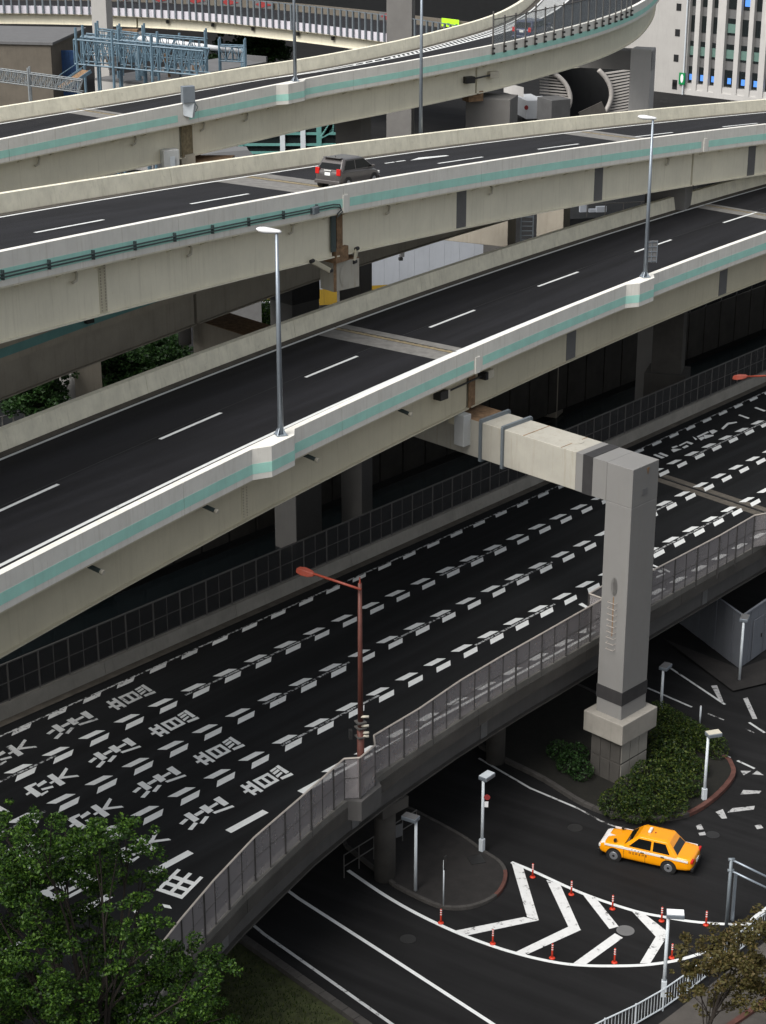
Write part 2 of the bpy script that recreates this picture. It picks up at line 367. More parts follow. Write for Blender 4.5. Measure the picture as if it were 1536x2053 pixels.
def lamp_post(base, hgt_, heading, label, name='street_lamp', arm=.75, group=None, mat='pole_steel'):
    t = thing(name, label, 'street lamp', base, group); b = V(base)
    mb = MB(); mb.tube([b+V((0, 0, .02)), b+V((0, 0, hgt_*.5)), b+V((0, 0, hgt_))], [.115, .09, .06], 12); build('pole', mb, mat, t, True)
    mb = MB(); mb.box(b+V((0, 0, .03)), (.42, .42, .05), .4)
    for k in range(4):
        a = .4+pi/4+k*pi/2; u = V((cos(a), sin(a), 0)); mb.prism([b+u*.1+V((0, 0, .05)), b+u*.27+V((0, 0, .05)), b+u*.1+V((0, 0, .32))], u.cross(V((0, 0, 1)))*.02)
    build('base_plate', mb, mat, t)
    d = V((cos(heading), sin(heading), 0)); top = b+V((0, 0, hgt_)); n = d.cross(V((0, 0, 1)))
    secs = []
    for i, (x, w_, h_) in enumerate([(-.18, .03, .04), (-.1, .09, .07), (.2, .15, .10), (.45, .17, .12), (.66, .13, .09), (.76, .03, .02)]):
        c = top+d*x+V((0, 0, .05+.02*i)); secs.append([c+n*w_*cos(2*pi*k/10)+V((0, 0, h_*sin(2*pi*k/10))) for k in range(10)])
    mb = MB(); mb.loft(secs); build('lamp_head', mb, 'lamp_white', t, True)
    return t

def arc_pts(x0, y0, z0, th, k, gr, kv, on, a, b, ds=5):
    out = []
    for i in range(int((b-a)/ds)+1):
        s_ = a+i*ds; sn = 1 if abs(k*s_) < 1e-9 else sin(k*s_/2)/(k*s_/2); an = th+k*s_/2; t_ = th+k*s_
        out.append(V((x0+s_*sn*cos(an)+on*sin(t_), y0+s_*sn*sin(an)-on*cos(t_), z0+gr*s_+kv*s_*s_/2)))
    return out
# main viaduct, in front
D1A = -45
P1 = Path(arc_pts(-11.966, 65.577, 18.39, 1.0731, -.0028, -.0319, .00019, 5.45, D1A, 145))
def s1(i): # station of the i-th lane dash on the near edge line
    return P1.s_at(pix(P1.P(0, 5.45))[0]) if i is None else None
d1 = thing('viaduct', 'nearest elevated expressway deck with two lanes and pale barriers striped in mint green', 'viaduct', P1.P(40, 5, -18))
b1a, b1b = P1.s_at(563, -.1, 1.0), P1.s_at(1293, -.1, 1.0)
j1 = P1.s_at(938, .85, -1.4)
viaduct(d1, P1, 1.75, bulges=(b1a-.35, b1b-.35), joints=(j1, j1+42), stripe_gaps=(P1.s_at(957, 0, .2),), seg0=P1.s_at(950, 0, .5) % 11.0-11)
strip('edge_line', P1, 0, P1.len, 9.1, .16, 'line_white', d1); strip('edge_line', P1, 0, P1.len, 2.12, .17, 'line_white', d1)
s_d = [P1.s_at(x, 5.45) for x in (117, 435, 715, 957, 1165, 1353, 1517)]
per = (s_d[-1]-s_d[0])/6
for i in range(-3, 14):
    e = s_d[0]+per*i
    if e > 5 and e < P1.len: strip('lane_dash', P1, e-per*.4, e, 5.45, .16, 'line_white', d1)
jq = P1.s_at(800, 5.45); exp_joint(d1, P1, jq-.5, 9.2, .85, .6)
exp_joint(d1, P1, P1.s_at(1490, 6), 9.2, .6, .6)
# seam along the asphalt
strip('asphalt_seam', P1, 0, P1.len, 5.72, .03, 'box_black', d1, .003)
for x in (195, 425, 627, 815):
    q = P1.s_at(x, .3, -.75); mb = MB(); a = P1.P(q, .9, -.62); e = P1.P(q, .16, -.78); mb.tube([a, e], .085, 10); o = build('drain_pipe', mb, 'pipe_dark', d1)
    mb = MB(); mb.tube([e+(e-a).normalized()*.001, e+(e-a).normalized()*.13], .1, 12); build('pipe_cap', mb, 'pipe_cream', o)
def splice(root, P, x, gh, wd=.75, mat='spandrel', top=-.43):
    q = P.s_at(x, .85, -1.2); mb = MB(); n = (P.P(q, 0)-P.P(q, 1)).normalized()
    a, e = P.P(q-wd/2, .85, top), P.P(q+wd/2, .85, top)
    mb.ob(a, e-a, n*.02, V((0, 0, -gh+.02))); o = build('splice_plate', mb, mat, root); return o
for x in (1145, 1450): splice(d1, P1, x, 1.75, .95)
for P_, d_, xs, gh in ((P1, d1, (490, 250), 1.75),):
    for x in xs:        # bolted splice with rows of bolt heads
        q = P_.s_at(x, .85, -1.2); mb = MB(); n = (P_.P(q, 0)-P_.P(q, 1)).normalized(); u = (P_.P(q+.1, 0)-P_.P(q, 0)).normalized()
        if x == 490:
            o = splice(d_, P_, x, gh, .42, 'girder')
            for r_ in range(14):
                for c_ in (-.12, .12):
                    c = P_.P(q, .85, -.55-r_*.115)+u*c_+n*.03; mb.box(c, (.035, .035, .035), .8)
            build('bolt_heads', mb, 'girder_shade', o)
# lamp posts on the main deck
for x, y, yt, lb in ((563, 875, 468, 'slim grey lamp post with white head on the nearest deck barrier, left one'), (1293, 550, 240, 'slim grey lamp post carrying a small sign back on the nearest deck barrier')):
    q = P1.s_at(x, .02, 1.0); b = P1.P(q, .02, 1.005); h_ = rise(b, x, yt)-b.z
    lp = lamp_post(b, h_, radians(172), lb)
    if x > 1000:
        mb = MB(); c = b+V((.28, -.0, 1.35)); mb.box(c, (.62, .03, 1.15), .15); s_ = build('sign_back', mb, 'roof_grey', lp)
        mb = MB()
        for k in range(5): mb.box(c+V((0, -.03, -.5+k*.25)), (.62, .03, .03), .15)
        for k in (-.28, 0, .28): mb.box(c+V((k, -.03, 0)), (.03, .03, 1.15), .15)
        build('sign_ribs', mb, 'pole_steel', s_)

# second viaduct, behind and higher
P2 = Path(arc_pts(-11.861, 79.654, 25.06, 1.0737, -.00336, -.0848, .0001, 5.45, -55, 165))
d2 = thing('viaduct', 'middle elevated expressway deck carrying the grey hatchback', 'viaduct', P2.P(55, 5, -24))
j2 = P2.s_at(668, .85, -1.4); j2b = P2.s_at(1388, .85, -1.4)
viaduct(d2, P2, 2.0, girder='girder_light', joints=(j2, j2b), stripe_gaps=(P2.s_at(690, 0, .2), P2.s_at(1414, 0, .2)), seg0=P2.s_at(689, 0, .5) % 13-13, seg=13)
strip('edge_line', P2, 0, P2.len, 9.02, .16, 'line_white', d2); strip('edge_line', P2, 0, P2.len, 2.1, .16, 'line_white', d2)
s_d = [P2.s_at(x, 5.45) for x in (208, 497, 968, 1160)]; per = (s_d[2]-s_d[0])/3
for i in (-1, 0, 1, 3, 4, 5, 6, 7):
    e = s_d[0]+per*i if i not in (3, 4) else s_d[i-1]; strip('lane_dash', P2, e-per*.42, e, 5.45, .16, 'line_white', d2)
qa = P2.s_at(830, 7.0); mb = MB()
mb.poly([P2.P(qa, 7.05, .007), P2.P(qa+3.4, 6.9, .007), P2.P(qa+3.4, 7.15, .007)]); mb.poly([P2.P(qa-.2, 7.1, .007), P2.P(qa+3.4, 7.16, .007), P2.P(qa+1.2, 7.5, .007)]); build('arrow_marking', mb, 'line_white', d2)
for x in (775, 797): q = P2.s_at(x, 7.2); strip('lane_dash', P2, q, q+.9, 7.3, .14, 'line_white', d2)
exp_joint(d2, P2, P2.s_at(560, 7), 9.1, 1.5, .3); exp_joint(d2, P2, P2.s_at(1215, 7), 9.1, 1.2, .3)
for x in (925, 1200, 1507): splice(d2, P2, x, 2.0, .95)
q = P2.s_at(205, .85, -1.2); o = splice(d2, P2, 205, 2.0, .5, 'girder'); mb = MB()
for r_ in range(16):
    for c_ in (-.14, .14): mb.box(P2.P(q+c_, .82, -.55-r_*.118), (.04, .04, .04), .8)
build('bolt_heads', mb, 'girder_shade', o)
for x in (172, 400, 602, 795, 1000, 1352):
    q = P2.s_at(x, .3, -.75); mb = MB(); mb.tube([P2.P(q, .84, -.45), P2.P(q, .70, -.6), P2.P(q-.12, .66, -.85), P2.P(q-.35, .66, -.9)], .06, 8); build('drain_elbow', mb, 'pipe_cream', d2, True)
# cable pipes strapped along the outer face
qe = P2.s_at(668, -.05, .2)
for k, dz in enumerate((.24, .12)):
    mb = MB(); mb.tube([P2.P(qe*i/30, -.09, dz) for i in range(31)]+[P2.P(qe+.5, -.09, dz-.06), P2.P(qe+.65+.1*k, -.09, dz-.3), P2.P(qe+.35, -.05, dz-.5)], .032, 6); build('cable_pipe', mb, 'pipe_dark', d2, True)
q = 2
while q < qe:
    mb = MB(); mb.ob(P2.P(q, -.01, .02), P2.P(q+.07, -.01, .02)-P2.P(q, -.01, .02), P2.P(q, -.13, .02)-P2.P(q, -.01, .02), V((0, 0, .36))); build('pipe_clip', mb, 'pipe_dark', d2); q += 2.75
q = P2.s_at(627, 0, .2); mb = MB(); mb.box(P2.P(q, -.12, .15), (.45, .22, .32), 1.05); build('junction_box', mb, 'steel_blue', d2, bevel=.02)
for x in (957,):
    q = P1.s_at(x, 0, .2); mb = MB(); n = (P1.P(q, 0)-P1.P(q, 1)); mb.ob(P1.P(q-.2, .0, -.25), P1.P(q+.2, 0, -.25)-P1.P(q-.2, 0, -.25), n*.05, V((0, 0, .75))); build('cover_plate', mb, 'panel', d1)
for x in (692, 1414):
    q = P2.s_at(x, 0, .2); mb = MB(); n = (P2.P(q, 0)-P2.P(q, 1)); mb.ob(P2.P(q-.22, .0, -.25), P2.P(q+.22, 0, -.25)-P2.P(q-.22, 0, -.25), n*.05, V((0, 0, .8))); build('cover_plate', mb, 'panel', d2)

# third viaduct: traced along its near edge, curving away at the right
Z3 = 23.5
near3 = [(-260, 332), (-120, 304), (0, 280), (200, 240), (400, 201.5), (560, 169), (660, 149.5), (800, 126), (982, 92), (1081, 70), (1190, 42), (1262, 17), (1305, -8), (1330, -40), (1335, -75)]
far3 = [(-260, 255), (-120, 233), (0, 212.5), (208, 181), (400, 149.5), (582, 121), (740, 93), (880, 60), (968, 37), (1030, 8), (1065, -20), (1085, -45), (1092, -70)]
P3 = Path([G(x, y, Z3+1)-V((0, 0, 1)) for x, y in near3])
fp = Path([G(x, y, Z3+.8)-V((0, 0, .8)) for x, y in far3]).p
def W3(q, cache={}):
    k = round(q, 1)
    if k not in cache:
        p, d = P3.at(q); n = V((-d.y, d.x)); best = 9
        c = [((r.xy-p.xy).dot(n), abs((r.xy-p.xy).dot(d.xy))) for r in fp]
        cache[k] = min(c, key=lambda e: e[1]+.2*abs(e[0]))[0]
    return cache[k]
W3t = [W3(P3.len*i/40) for i in range(41)]
W3t = [sum(W3t[max(0, i-2):i+3])/len(W3t[max(0, i-2):i+3]) for i in range(41)]
def W3s(q):
    t_ = min(max(q/P3.len*40, 0), 39.999); i = int(t_); return W3t[i]+(W3t[i+1]-W3t[i])*(t_-i)
P3.W = W3s
d3 = thing('viaduct', 'rearmost elevated ramp deck with mint stripe, curving away at upper right', 'viaduct', P3.P(60, 4, -22))
j3 = P3.s_at(363, .85, -1.4); j3b = P3.s_at(955, .85, -1.4); b3 = P3.s_at(592, -.1, 1)
viaduct(d3, P3, 1.9, girder='girder_light', bulges=(b3-.3,), joints=(j3, j3b), stripe_gaps=(P3.s_at(983, 0, .2), P3.s_at(368, 0, .2)), seg0=P3.s_at(983, 0, .5) % 15-15, seg=15)
strip('edge_line', P3, 0, P3.len, lambda q: W3s(q)-1.0, .16, 'line_white', d3)
qz0, qz1 = P3.s_at(610, 3), P3.s_at(1270, 3)
strip('edge_line', P3, qz0, P3.len, lambda q: W3s(q)-1.05-2.9*min(1, max(0, (q-qz0)/(qz1-qz0)))**.9, .18, 'line_white', d3, .008)
q = qz0+3
while q < qz1+14:
    g_ = W3s(q)-1.05-2.9*min(1, max(0, (q-qz0)/(qz1-qz0)))**.9; far_ = W3s(q)-1.1
    if far_-g_ > .35:
        mb = MB(); mb.poly([P3.P(q, g_+.1, .007), P3.P(q+.28, g_+.1, .007), P3.P(q+.28+(far_-g_)*.8, far_, .007), P3.P(q+(far_-g_)*.8, far_, .007)]); build('hatch_bar', mb, 'line_white', d3)
    q += .62 if q > qz0+12 else 1.1
strip('edge_line', P3, qz1-12, P3.len, 1.5, .16, 'line_white', d3)
exp_joint(d3, P3, P3.s_at(245, 4), W3s(10)-1.0, .7, .2)
for x in (90, 283, 420, 507): 
    q = P3.s_at(x, .3, -.75); mb = MB(); mb.tube([P3.P(q, .84, -.45), P3.P(q, .70, -.6), P3.P(q-.15, .66, -.9), P3.P(q-.4, .66, -.95)], .06, 8); build('drain_elbow', mb, 'pipe_cream', d3, True)
q = P3.s_at(592, -.05, 1); b = P3.P(q, -.05, 1.0); lamp_post(b, 9.5, radians(100), 'tall lamp post on the rearmost ramp barrier, head above the picture')
# screen fence on the curving part of the ramp
sf = thing('screen_fence', 'tall clear screen on dark posts along the curving ramp barrier', 'fence', P3.P(P3.s_at(1000, 0, 1), 0, 1))
q = P3.s_at(986, 0, 1); qs = []
while q < P3.s_at(1268, 0, 1): qs.append(q); q += 1.5
for i, q in enumerate(qs):
    mb = MB(); mb.ob(P3.P(q, -.02, .35), P3.P(q+.09, -.02, .35)-P3.P(q, -.02, .35), P3.P(q, -.11, .35)-P3.P(q, -.02, .35), V((0, 0, 2.6 if i % 4 else 3.0))); build('post', mb, 'fence_steel', sf)
    for k in (.45, .8):
        mb = MB(); mb.box(P3.P(q+.05, -.14, k), (.2, .1, .13), .6); build('anchor', mb, 'box_black', sf)
    if i < len(qs)-1:
        mb = MB(); mb.ob(P3.P(q+.1, -.05, 1.05), P3.P(qs[i+1], -.05, 1.05)-P3.P(q+.1, -.05, 1.05), P3.P(q, -.07, 0)-P3.P(q, -.05, 0), V((0, 0, 1.7))); build('clear_panel', mb, 'clear_screen', sf)
        mb = MB(); mb.bar(P3.P(q, -.06, 2.78), P3.P(qs[i+1], -.06, 2.78), .06, .06); build('top_rail', mb, 'fence_steel', sf)
# cabinet hung on the third deck
q = P3.s_at(371, 0, 1.2); cb = thing('equipment_cabinet', 'grey steel cabinet mounted on the rearmost deck barrier above its joint', 'cabinet', P3.P(q, -.2, .5))
mb = MB(); mb.box(P3.P(q, -.25, 1.55), (.75, .4, .95), .45); build('cabinet_box', mb, 'pole_steel', cb, bevel=.02)
mb = MB(); c = P3.P(q, -.25, .62); mb.prism([c+V((-.36, 0, .44)), c+V((.36, 0, .44)), c+V((.2, 0, -.45)), c+V((-.3, 0, -.3))], V((.1, .35, 0))); build('bracket_arm', mb, 'pole_white', cb)
mb = MB(); mb.tube([c+V((.4, 0, .4)), c+V((.55, 0, .2)), c+V((.4, 0, -.1))], .03, 6); build('cable', mb, 'pipe_dark', cb)

# fourth deck: lower ramp under the second, its shade painted into its materials
P4 = Path([G(x, y, 20.4)-V((0, 0, 1)) for x, y in [(-300, 770), (-150, 721), (0, 672), (165, 614), (330, 558), (500, 500), (680, 442), (880, 384), (1050, 338)]])
P4.W = lambda q: 7.5
d4 = thing('viaduct', 'lower ramp deck in the shade directly beneath the middle viaduct', 'viaduct', P4.P(30, 4, -19))
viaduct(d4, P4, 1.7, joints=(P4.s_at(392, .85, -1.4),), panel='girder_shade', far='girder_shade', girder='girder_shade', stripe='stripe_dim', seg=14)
q = P4.s_at(173, 0, .5); mb = MB(); mb.box(P4.P(q, -.15, .55), (.4, .25, .7), .8); build('black_box', mb, 'box_black', d4)

# ---------------------------------------------------------------- wide road bridge at the lower level
WX, WY, WZ, WTH, WK, WG, WKV, WCF = -13.2176, 68.4305, 5.67, .8314, .0008, .0132, -.0004, .0046
WC = V((WX-sin(WTH)/WK, WY+cos(WTH)/WK))
def wso(p):
    d = V(p[:2])-WC; return (math.atan2(d.y, d.x)-(WTH-pi/2))/WK, 1/WK-d.length
def wzz(s_, o): return WZ+WG*s_+WKV*s_*s_/2+WCF*o
def wP(s_, o, dz=0):
    a = WTH-pi/2+WK*s_; r = 1/WK-o; return V((WC.x+cos(a)*r, WC.y+sin(a)*r, wzz(s_, o)+dz))
def wun(x, y, dz=0):            # pixel -> (s, o) on the bridge surface
    z = WZ
    for i in range(8):
        p = G(x, y, z+dz); a, b = wso(p); z = wzz(a, b)
    return a, b
class WPath:
    len = 150; W = None
    def P(s, q, o, dz=0): return wP(q, o, dz)
WB = WPath()
wb = thing('road_bridge', 'lower four lane road bridge covered in white fishbone markings', 'bridge', wP(20, -4, -5))
SA, SB = -34, 125
EDGE = [(-34, -27), (-24, -22), (-16, -18.8), (-10, -16.3), (-4.91, -14.1), (-2.37, -13.23), (.47, -12.46), (3.28, -11.74), (6, -11.25), (8.5, -10.91), (12.9, -10.5), (17.3, -10.27), (21.5, -10.2), (27, -10.05), (37, -9.95), (60, -9.9), (125, -9.9)]
def edge(q):
    for (a, b), (c, d) in zip(EDGE, EDGE[1:]):
        if a <= q <= c: return b+(d-b)*(q-a)/(c-a)
    return EDGE[-1][1]
WALL = 4.0
mb = MB(); mb.loft([[wP(q, WALL, 0), wP(q, -3, 0), wP(q, edge(q), 0)] for q in steps(SA, SB, 2)], closed=False); build('road_surface', mb, 'asphalt_wide', wb)
def wsweep(name, a, b, prof, mat, parent, ds=2.5):
    mb = MB(); mb.loft([[wP(q, o(q) if callable(o) else o, z) for o, z in prof] for q in steps(a, b, ds)]); return build(name, mb, mat, parent)
E_ = lambda d: (lambda q: edge(q)+d)
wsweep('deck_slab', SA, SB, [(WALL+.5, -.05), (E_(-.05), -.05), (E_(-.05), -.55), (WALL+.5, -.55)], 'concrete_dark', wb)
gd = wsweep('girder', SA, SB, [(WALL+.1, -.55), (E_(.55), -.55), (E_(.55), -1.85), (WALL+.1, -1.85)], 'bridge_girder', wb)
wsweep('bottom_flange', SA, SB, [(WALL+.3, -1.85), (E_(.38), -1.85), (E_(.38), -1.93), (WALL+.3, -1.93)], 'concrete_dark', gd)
for q in range(-12, 90, 9):
    mb = MB(); a, e = wP(q, edge(q)+.55, -.56), wP(q+.45, edge(q+.45)+.55, -.56); n = (wP(q, edge(q))-wP(q, edge(q)+1)).normalized()
    mb.ob(a, e-a, n*.05, V((0, 0, -1.28))); build('splice_plate', mb, 'spandrel', gd)
# fascia ledges in cast segments
q = SA
while q < SB-1:
    wsweep('ledge', q+.01, min(q+8, SB)-.01, [(E_(.45), -.04), (E_(-.08), -.04), (E_(-.08), .24), (E_(.3), .24)], 'ledge_concrete', wb)
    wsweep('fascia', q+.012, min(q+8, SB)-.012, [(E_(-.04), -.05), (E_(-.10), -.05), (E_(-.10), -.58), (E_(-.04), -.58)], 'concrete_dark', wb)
    wsweep('parapet_wall', q+.01, min(q+8, SB)-.01, [(WALL, -.02), (WALL+.08, .62), (WALL+.42, .62), (WALL+.5, -.5), (WALL+.3, -.5)], 'concrete', wb)
    q += 8
wsweep('gutter', SA, SB, [(WALL, .004), (WALL-.42, .004), (WALL-.42, -.03), (WALL, -.03)], 'gutter', wb)
# lane markings
def wquad(name, pts, mat='line_white', dz=.006, parent=wb):
    mb = MB(); mb.poly([wP(a, b, dz) for a, b in pts]); return build(name, mb, mat, parent, fix=False)
T2 = 1.888; PH = 4.66
LD = [(0, 0), (.97, 0), (1.22, -.29), (.25, -.29)]; RD = [(.25, -.55), (1.21, -.55), (.83, -.89), (-.12, -.89)]
def wline(a, b, o, wd, mat, dz=.009):
    mb = MB(); mb.loft([[wP(q, o-wd/2, dz), wP(q, o+wd/2, dz)] for q in steps(a, b, 2.5)], closed=False); return build('lane_line', mb, mat, wb)
for row, o in enumerate((2.97, .39, -2.72, -5.83, -8.95)):
    for i in range(-9, 36):
        q = PH+T2*i+row*-.33+.9
        if row > 0 and not (row == 4 and q < 6.0): wquad('fishbone_mark', [(q+a, o+b) for a, b in LD])
        if row == 0: wquad('fishbone_mark', [(q+a, o+b+.55) for a, b in RD], 'line_white' if i > 2 else 'line_dim')  # dimmer colour on this stretch stands for the deck's shade
        elif row < 4: wquad('fishbone_mark', [(q+a, o+b) for a, b in RD])
worn('lane_worn', (.40, .41, .41), (.012, .012, .013), .47, 5)
wline(SA, SB, 2.95, .10, 'lane_worn')
for o, pieces in ((-.04, ((-6, 0), (7, 15), (24, 29), (47, 60), (80, 110))), (-3.15, ((-8, -3), (8.6, 14), (17, 21), (25, 29), (36, 40), (62, 90))), (-6.26, ((-6, -2), (6.6, 12.5), (19, 25), (32, 41), (60, 95)))):
    for a, b in pieces: wline(a, b, o, .12, 'lane_worn')
wline(6, SB, -9.5, .15, 'line_white')
for i in range(-8, 2):
    q = .63+3.83*i
    if q < 5: wquad('edge_bar', [(q, -9.28), (q+1.95, -9.28), (q+1.95, -9.6), (q, -9.6)])
# painted writing, each stroke placed on the road surface
def zo(L_, ox, oy, k): return [(ox+a/k, oy+b/k) for a, b in L_]
def uvq(Q, u0, u1, v0, v1):
    def b(u, v_): return tuple((1-u)*(1-v_)*Q[0][i]+u*(1-v_)*Q[1][i]+u*v_*Q[2][i]+(1-u)*v_*Q[3][i] for i in (0, 1))
    return [b(u0, v0), b(u1, v0), b(u1, v1), b(u0, v1)]
Qd = [(910, 685), (1080, 600), (1210, 685), (1045, 775)]; Qt = [(775, 745), (870, 690), (1035, 800), (930, 850)]
YI = [uvq(Qd, 0, 1, 0, .2), uvq(Qd, 0, 1, .8, 1), uvq(Qd, 0, .2, .2, .8), uvq(Qd, .42, .6, .2, .8), uvq(Qd, .82, 1, .2, .8),
      uvq(Qt, 0, .3, 0, 1), uvq(Qt, .68, 1, 0, 1), uvq(Qt, .3, .68, .18, .4), uvq(Qt, .3, .68, .62, .82), [(808, 806), (848, 788), (868, 806), (832, 828)],
      [(1195, 515), (1318, 592), (1282, 612), (1165, 535)], [(1100, 580), (1162, 540), (1182, 553), (1122, 597)], [(1165, 635), (1225, 590), (1245, 603), (1190, 655)], [(1130, 605), (1190, 560), (1215, 577), (1155, 622)], [(1215, 655), (1335, 600), (1365, 622), (1240, 675)]]
CHU = [[(480, 895), (545, 860), (655, 938), (600, 968)], [(415, 985), (515, 925), (540, 945), (445, 1000)], [(325, 985), (390, 950), (485, 1015), (425, 1050)], [(265, 1060), (350, 1010), (385, 1030), (300, 1080)], [(155, 1065), (215, 1035), (330, 1110), (270, 1145)], [(105, 1160), (170, 1105), (210, 1115), (145, 1172)], [(200, 1225), (270, 1145), (312, 1155), (250, 1230)], [(330, 1155), (390, 1080), (437, 1082), (375, 1162)], [(470, 1035), (690, 958), (715, 975), (500, 1052)]]
TOTSU = [[(425, 525), (475, 503), (595, 590), (545, 615)], [(525, 545), (595, 448), (618, 460), (560, 553)], [(550, 550), (560, 530), (700, 515), (720, 528)], [(445, 585), (490, 562), (500, 575), (465, 597)], [(330, 605), (400, 560), (428, 580), (350, 625)], [(215, 630), (260, 608), (385, 690), (335, 718)], [(260, 608), (325, 582), (335, 598), (285, 625)], [(360, 690), (430, 655), (440, 665), (380, 705)], [(370, 640), (475, 612), (488, 628), (385, 655)], [(232, 688), (265, 665), (280, 680), (245, 700)]]
def strokes(L_, ox, oy, k): return [[wun(*p) for p in zo(q, ox, oy, k)] for q in L_]
cY, cC, cT = strokes(YI, 340, 1440, 5.486), strokes(CHU, 340, 1440, 5.486), strokes(TOTSU, 0, 1440, 4.518)
# last sign of the warning, as plain bars
cO = [[(a, b), (c, b), (c, d), (a, d)] for a, c, b, d in ((-5.9, -4.4, -1.15, -1.35), (-5.9, -4.4, -1.75, -1.95), (-5.9, -5.6, -1.35, -1.75), (-5.25, -5.0, -1.35, -1.75), (-4.65, -4.4, -1.35, -1.75), (-4.2, -3.95, -1.0, -2.15), (-5.6, -4.4, -2.08, -2.25))]
for lane in range(4):
    sh = 3.12*(3-lane); ds = .36*(3-lane)
    mt = 'line_dim' if lane == 0 else 'line_white'  # far lane's dimmer paint carries the viaduct's shade
    for q in cY+cC: wquad('painted_stroke', [(a+ds, b+sh) for a, b in q], mt)
    for q in cT+cO:
        sh2 = 3.12*(1-lane); wquad('painted_stroke', [(a-.36*(lane-1), b+sh2) for a, b in q], mt)
QY = [(725, 795), (965, 560), (1250, 655), (1015, 893)]
for r_ in ((0, 1, 0, .13), (0, 1, .43, .57), (0, 1, .87, 1), (0, .13, .13, .43), (0, .13, .57, .87), (.31, .44, .13, .43), (.31, .44, .57, .87), (.6, .74, .13, .43), (.6, .74, .57, .87)):
    wquad('painted_stroke', [wun(*p) for p in zo(uvq(QY, *r_), 180, 1640, 5.486)], dz=.007)
for q in ([(798, 948), (880, 962), (905, 1000), (820, 985)], [(470, 1020), (500, 1010), (530, 1030), (500, 1052)]): wquad('painted_stroke', [wun(*p) for p in zo(q, 180, 1640, 5.486)], dz=.007)
UP = [[(60, 862), (90, 848), (215, 893), (175, 908)], [(128, 843), (158, 828), (265, 868), (238, 886)], [(300, 760), (370, 738), (390, 750), (320, 775)], [(295, 797), (320, 780), (440, 783), (330, 825)], [(440, 762), (500, 732), (530, 747), (470, 777)], [(500, 702), (522, 686), (590, 708), (560, 727)], [(395, 735), (508, 680), (520, 690), (415, 745)],
      [(630, 620), (772, 553), (792, 565), (650, 635)], [(650, 642), (715, 620), (740, 640), (690, 672)], [(720, 600), (850, 598), (852, 612), (740, 650)], [(790, 548), (850, 530), (905, 548), (835, 590)], [(575, 620), (600, 630), (640, 655), (615, 667)],
      [(950, 515), (1030, 442), (1052, 460), (975, 530)], [(1035, 440), (1150, 428), (1160, 440), (1052, 462)], [(1170, 342), (1192, 332), (1325, 378), (1300, 390)], [(1380, 247), (1405, 235), (1536, 283), (1510, 295)]]
for q in UP: wquad('painted_stroke', [wun(*p) for p in zo(q, 1300, 780, 6.508)], dz=.007)
for q in ([(195, 400), (235, 378), (405, 450), (370, 470)], [(190, 480), (220, 460), (300, 500), (270, 540)], [(440, 485), (480, 470), (650, 545), (620, 570)], [(300, 660), (520, 580), (520, 600), (300, 705)], [(330, 540), (400, 500), (470, 530), (420, 575)]):
    wquad('painted_stroke', [wun(*p) for p in zo(q, 1290, 1100, 11.815)], dz=.0065)
for q in ([(135, 425), (185, 402), (300, 475), (270, 490)],): wquad('painted_stroke', [wun(*p) for p in zo(q, 1140, 1150, 6.845)], dz=.0065)
# expansion joint across the far lanes
a0, b0 = wun(1335, 953); a1, b1 = wun(1536, 1032)
for k, (dq, wd, mt) in enumerate(((-.35, .55, 'gutter'), (.38, .5, 'gutter'), (.08, .12, 'box_black'))):
    wquad('joint_strip', [(a0+dq-wd/2, WALL-.5), (a0+dq+wd/2, WALL-.5), (a1+dq+wd/2, -9.4), (a1+dq-wd/2, -9.4)], mt, .004+.002*(k == 2))

# left fence on the bridge wall: framed mesh bays
fl = thing('mesh_fence', 'dark framed mesh fence on the far side wall of the lower bridge', 'fence', wP(20, WALL+.2, .6))
q = -12.0; bay = 1.62; FH = 1.75
while q < 96:
    a, e = wP(q, WALL+.22, .62), wP(q+bay, WALL+.22, .62); up = V((0, 0, 1)); mt = 'fence_steel'
    mb = MB(); mb.bar(a, a+up*(FH+.02), .07, .07); build('post', mb, mt, fl)
    mb = MB(); mb.bar(a+up*FH, e+up*FH, .06, .06); build('top_rail', mb, mt, fl)
    mb = MB(); mb.bar(a+up*FH*.5, e+up*FH*.5, .04, .04); build('middle_rail', mb, mt, fl)
    mb = MB(); mb.bar(a+up*.06, e+up*.06, .05, .05); build('bottom_rail', mb, mt, fl)
    mb = MB(); mb.bar((a+e)/2+up*.06, (a+e)/2+up*FH, .035, .035); build('mullion', mb, mt, fl)
    mb = MB(); d = (e-a); n = d.cross(up).normalized()
    mb.ob(a+d*.03+up*.09-n*.006, d*.94, n*.012, up*(FH-.13)); build('mesh_panel', mb, 'mesh_screen', fl)
    q += bay
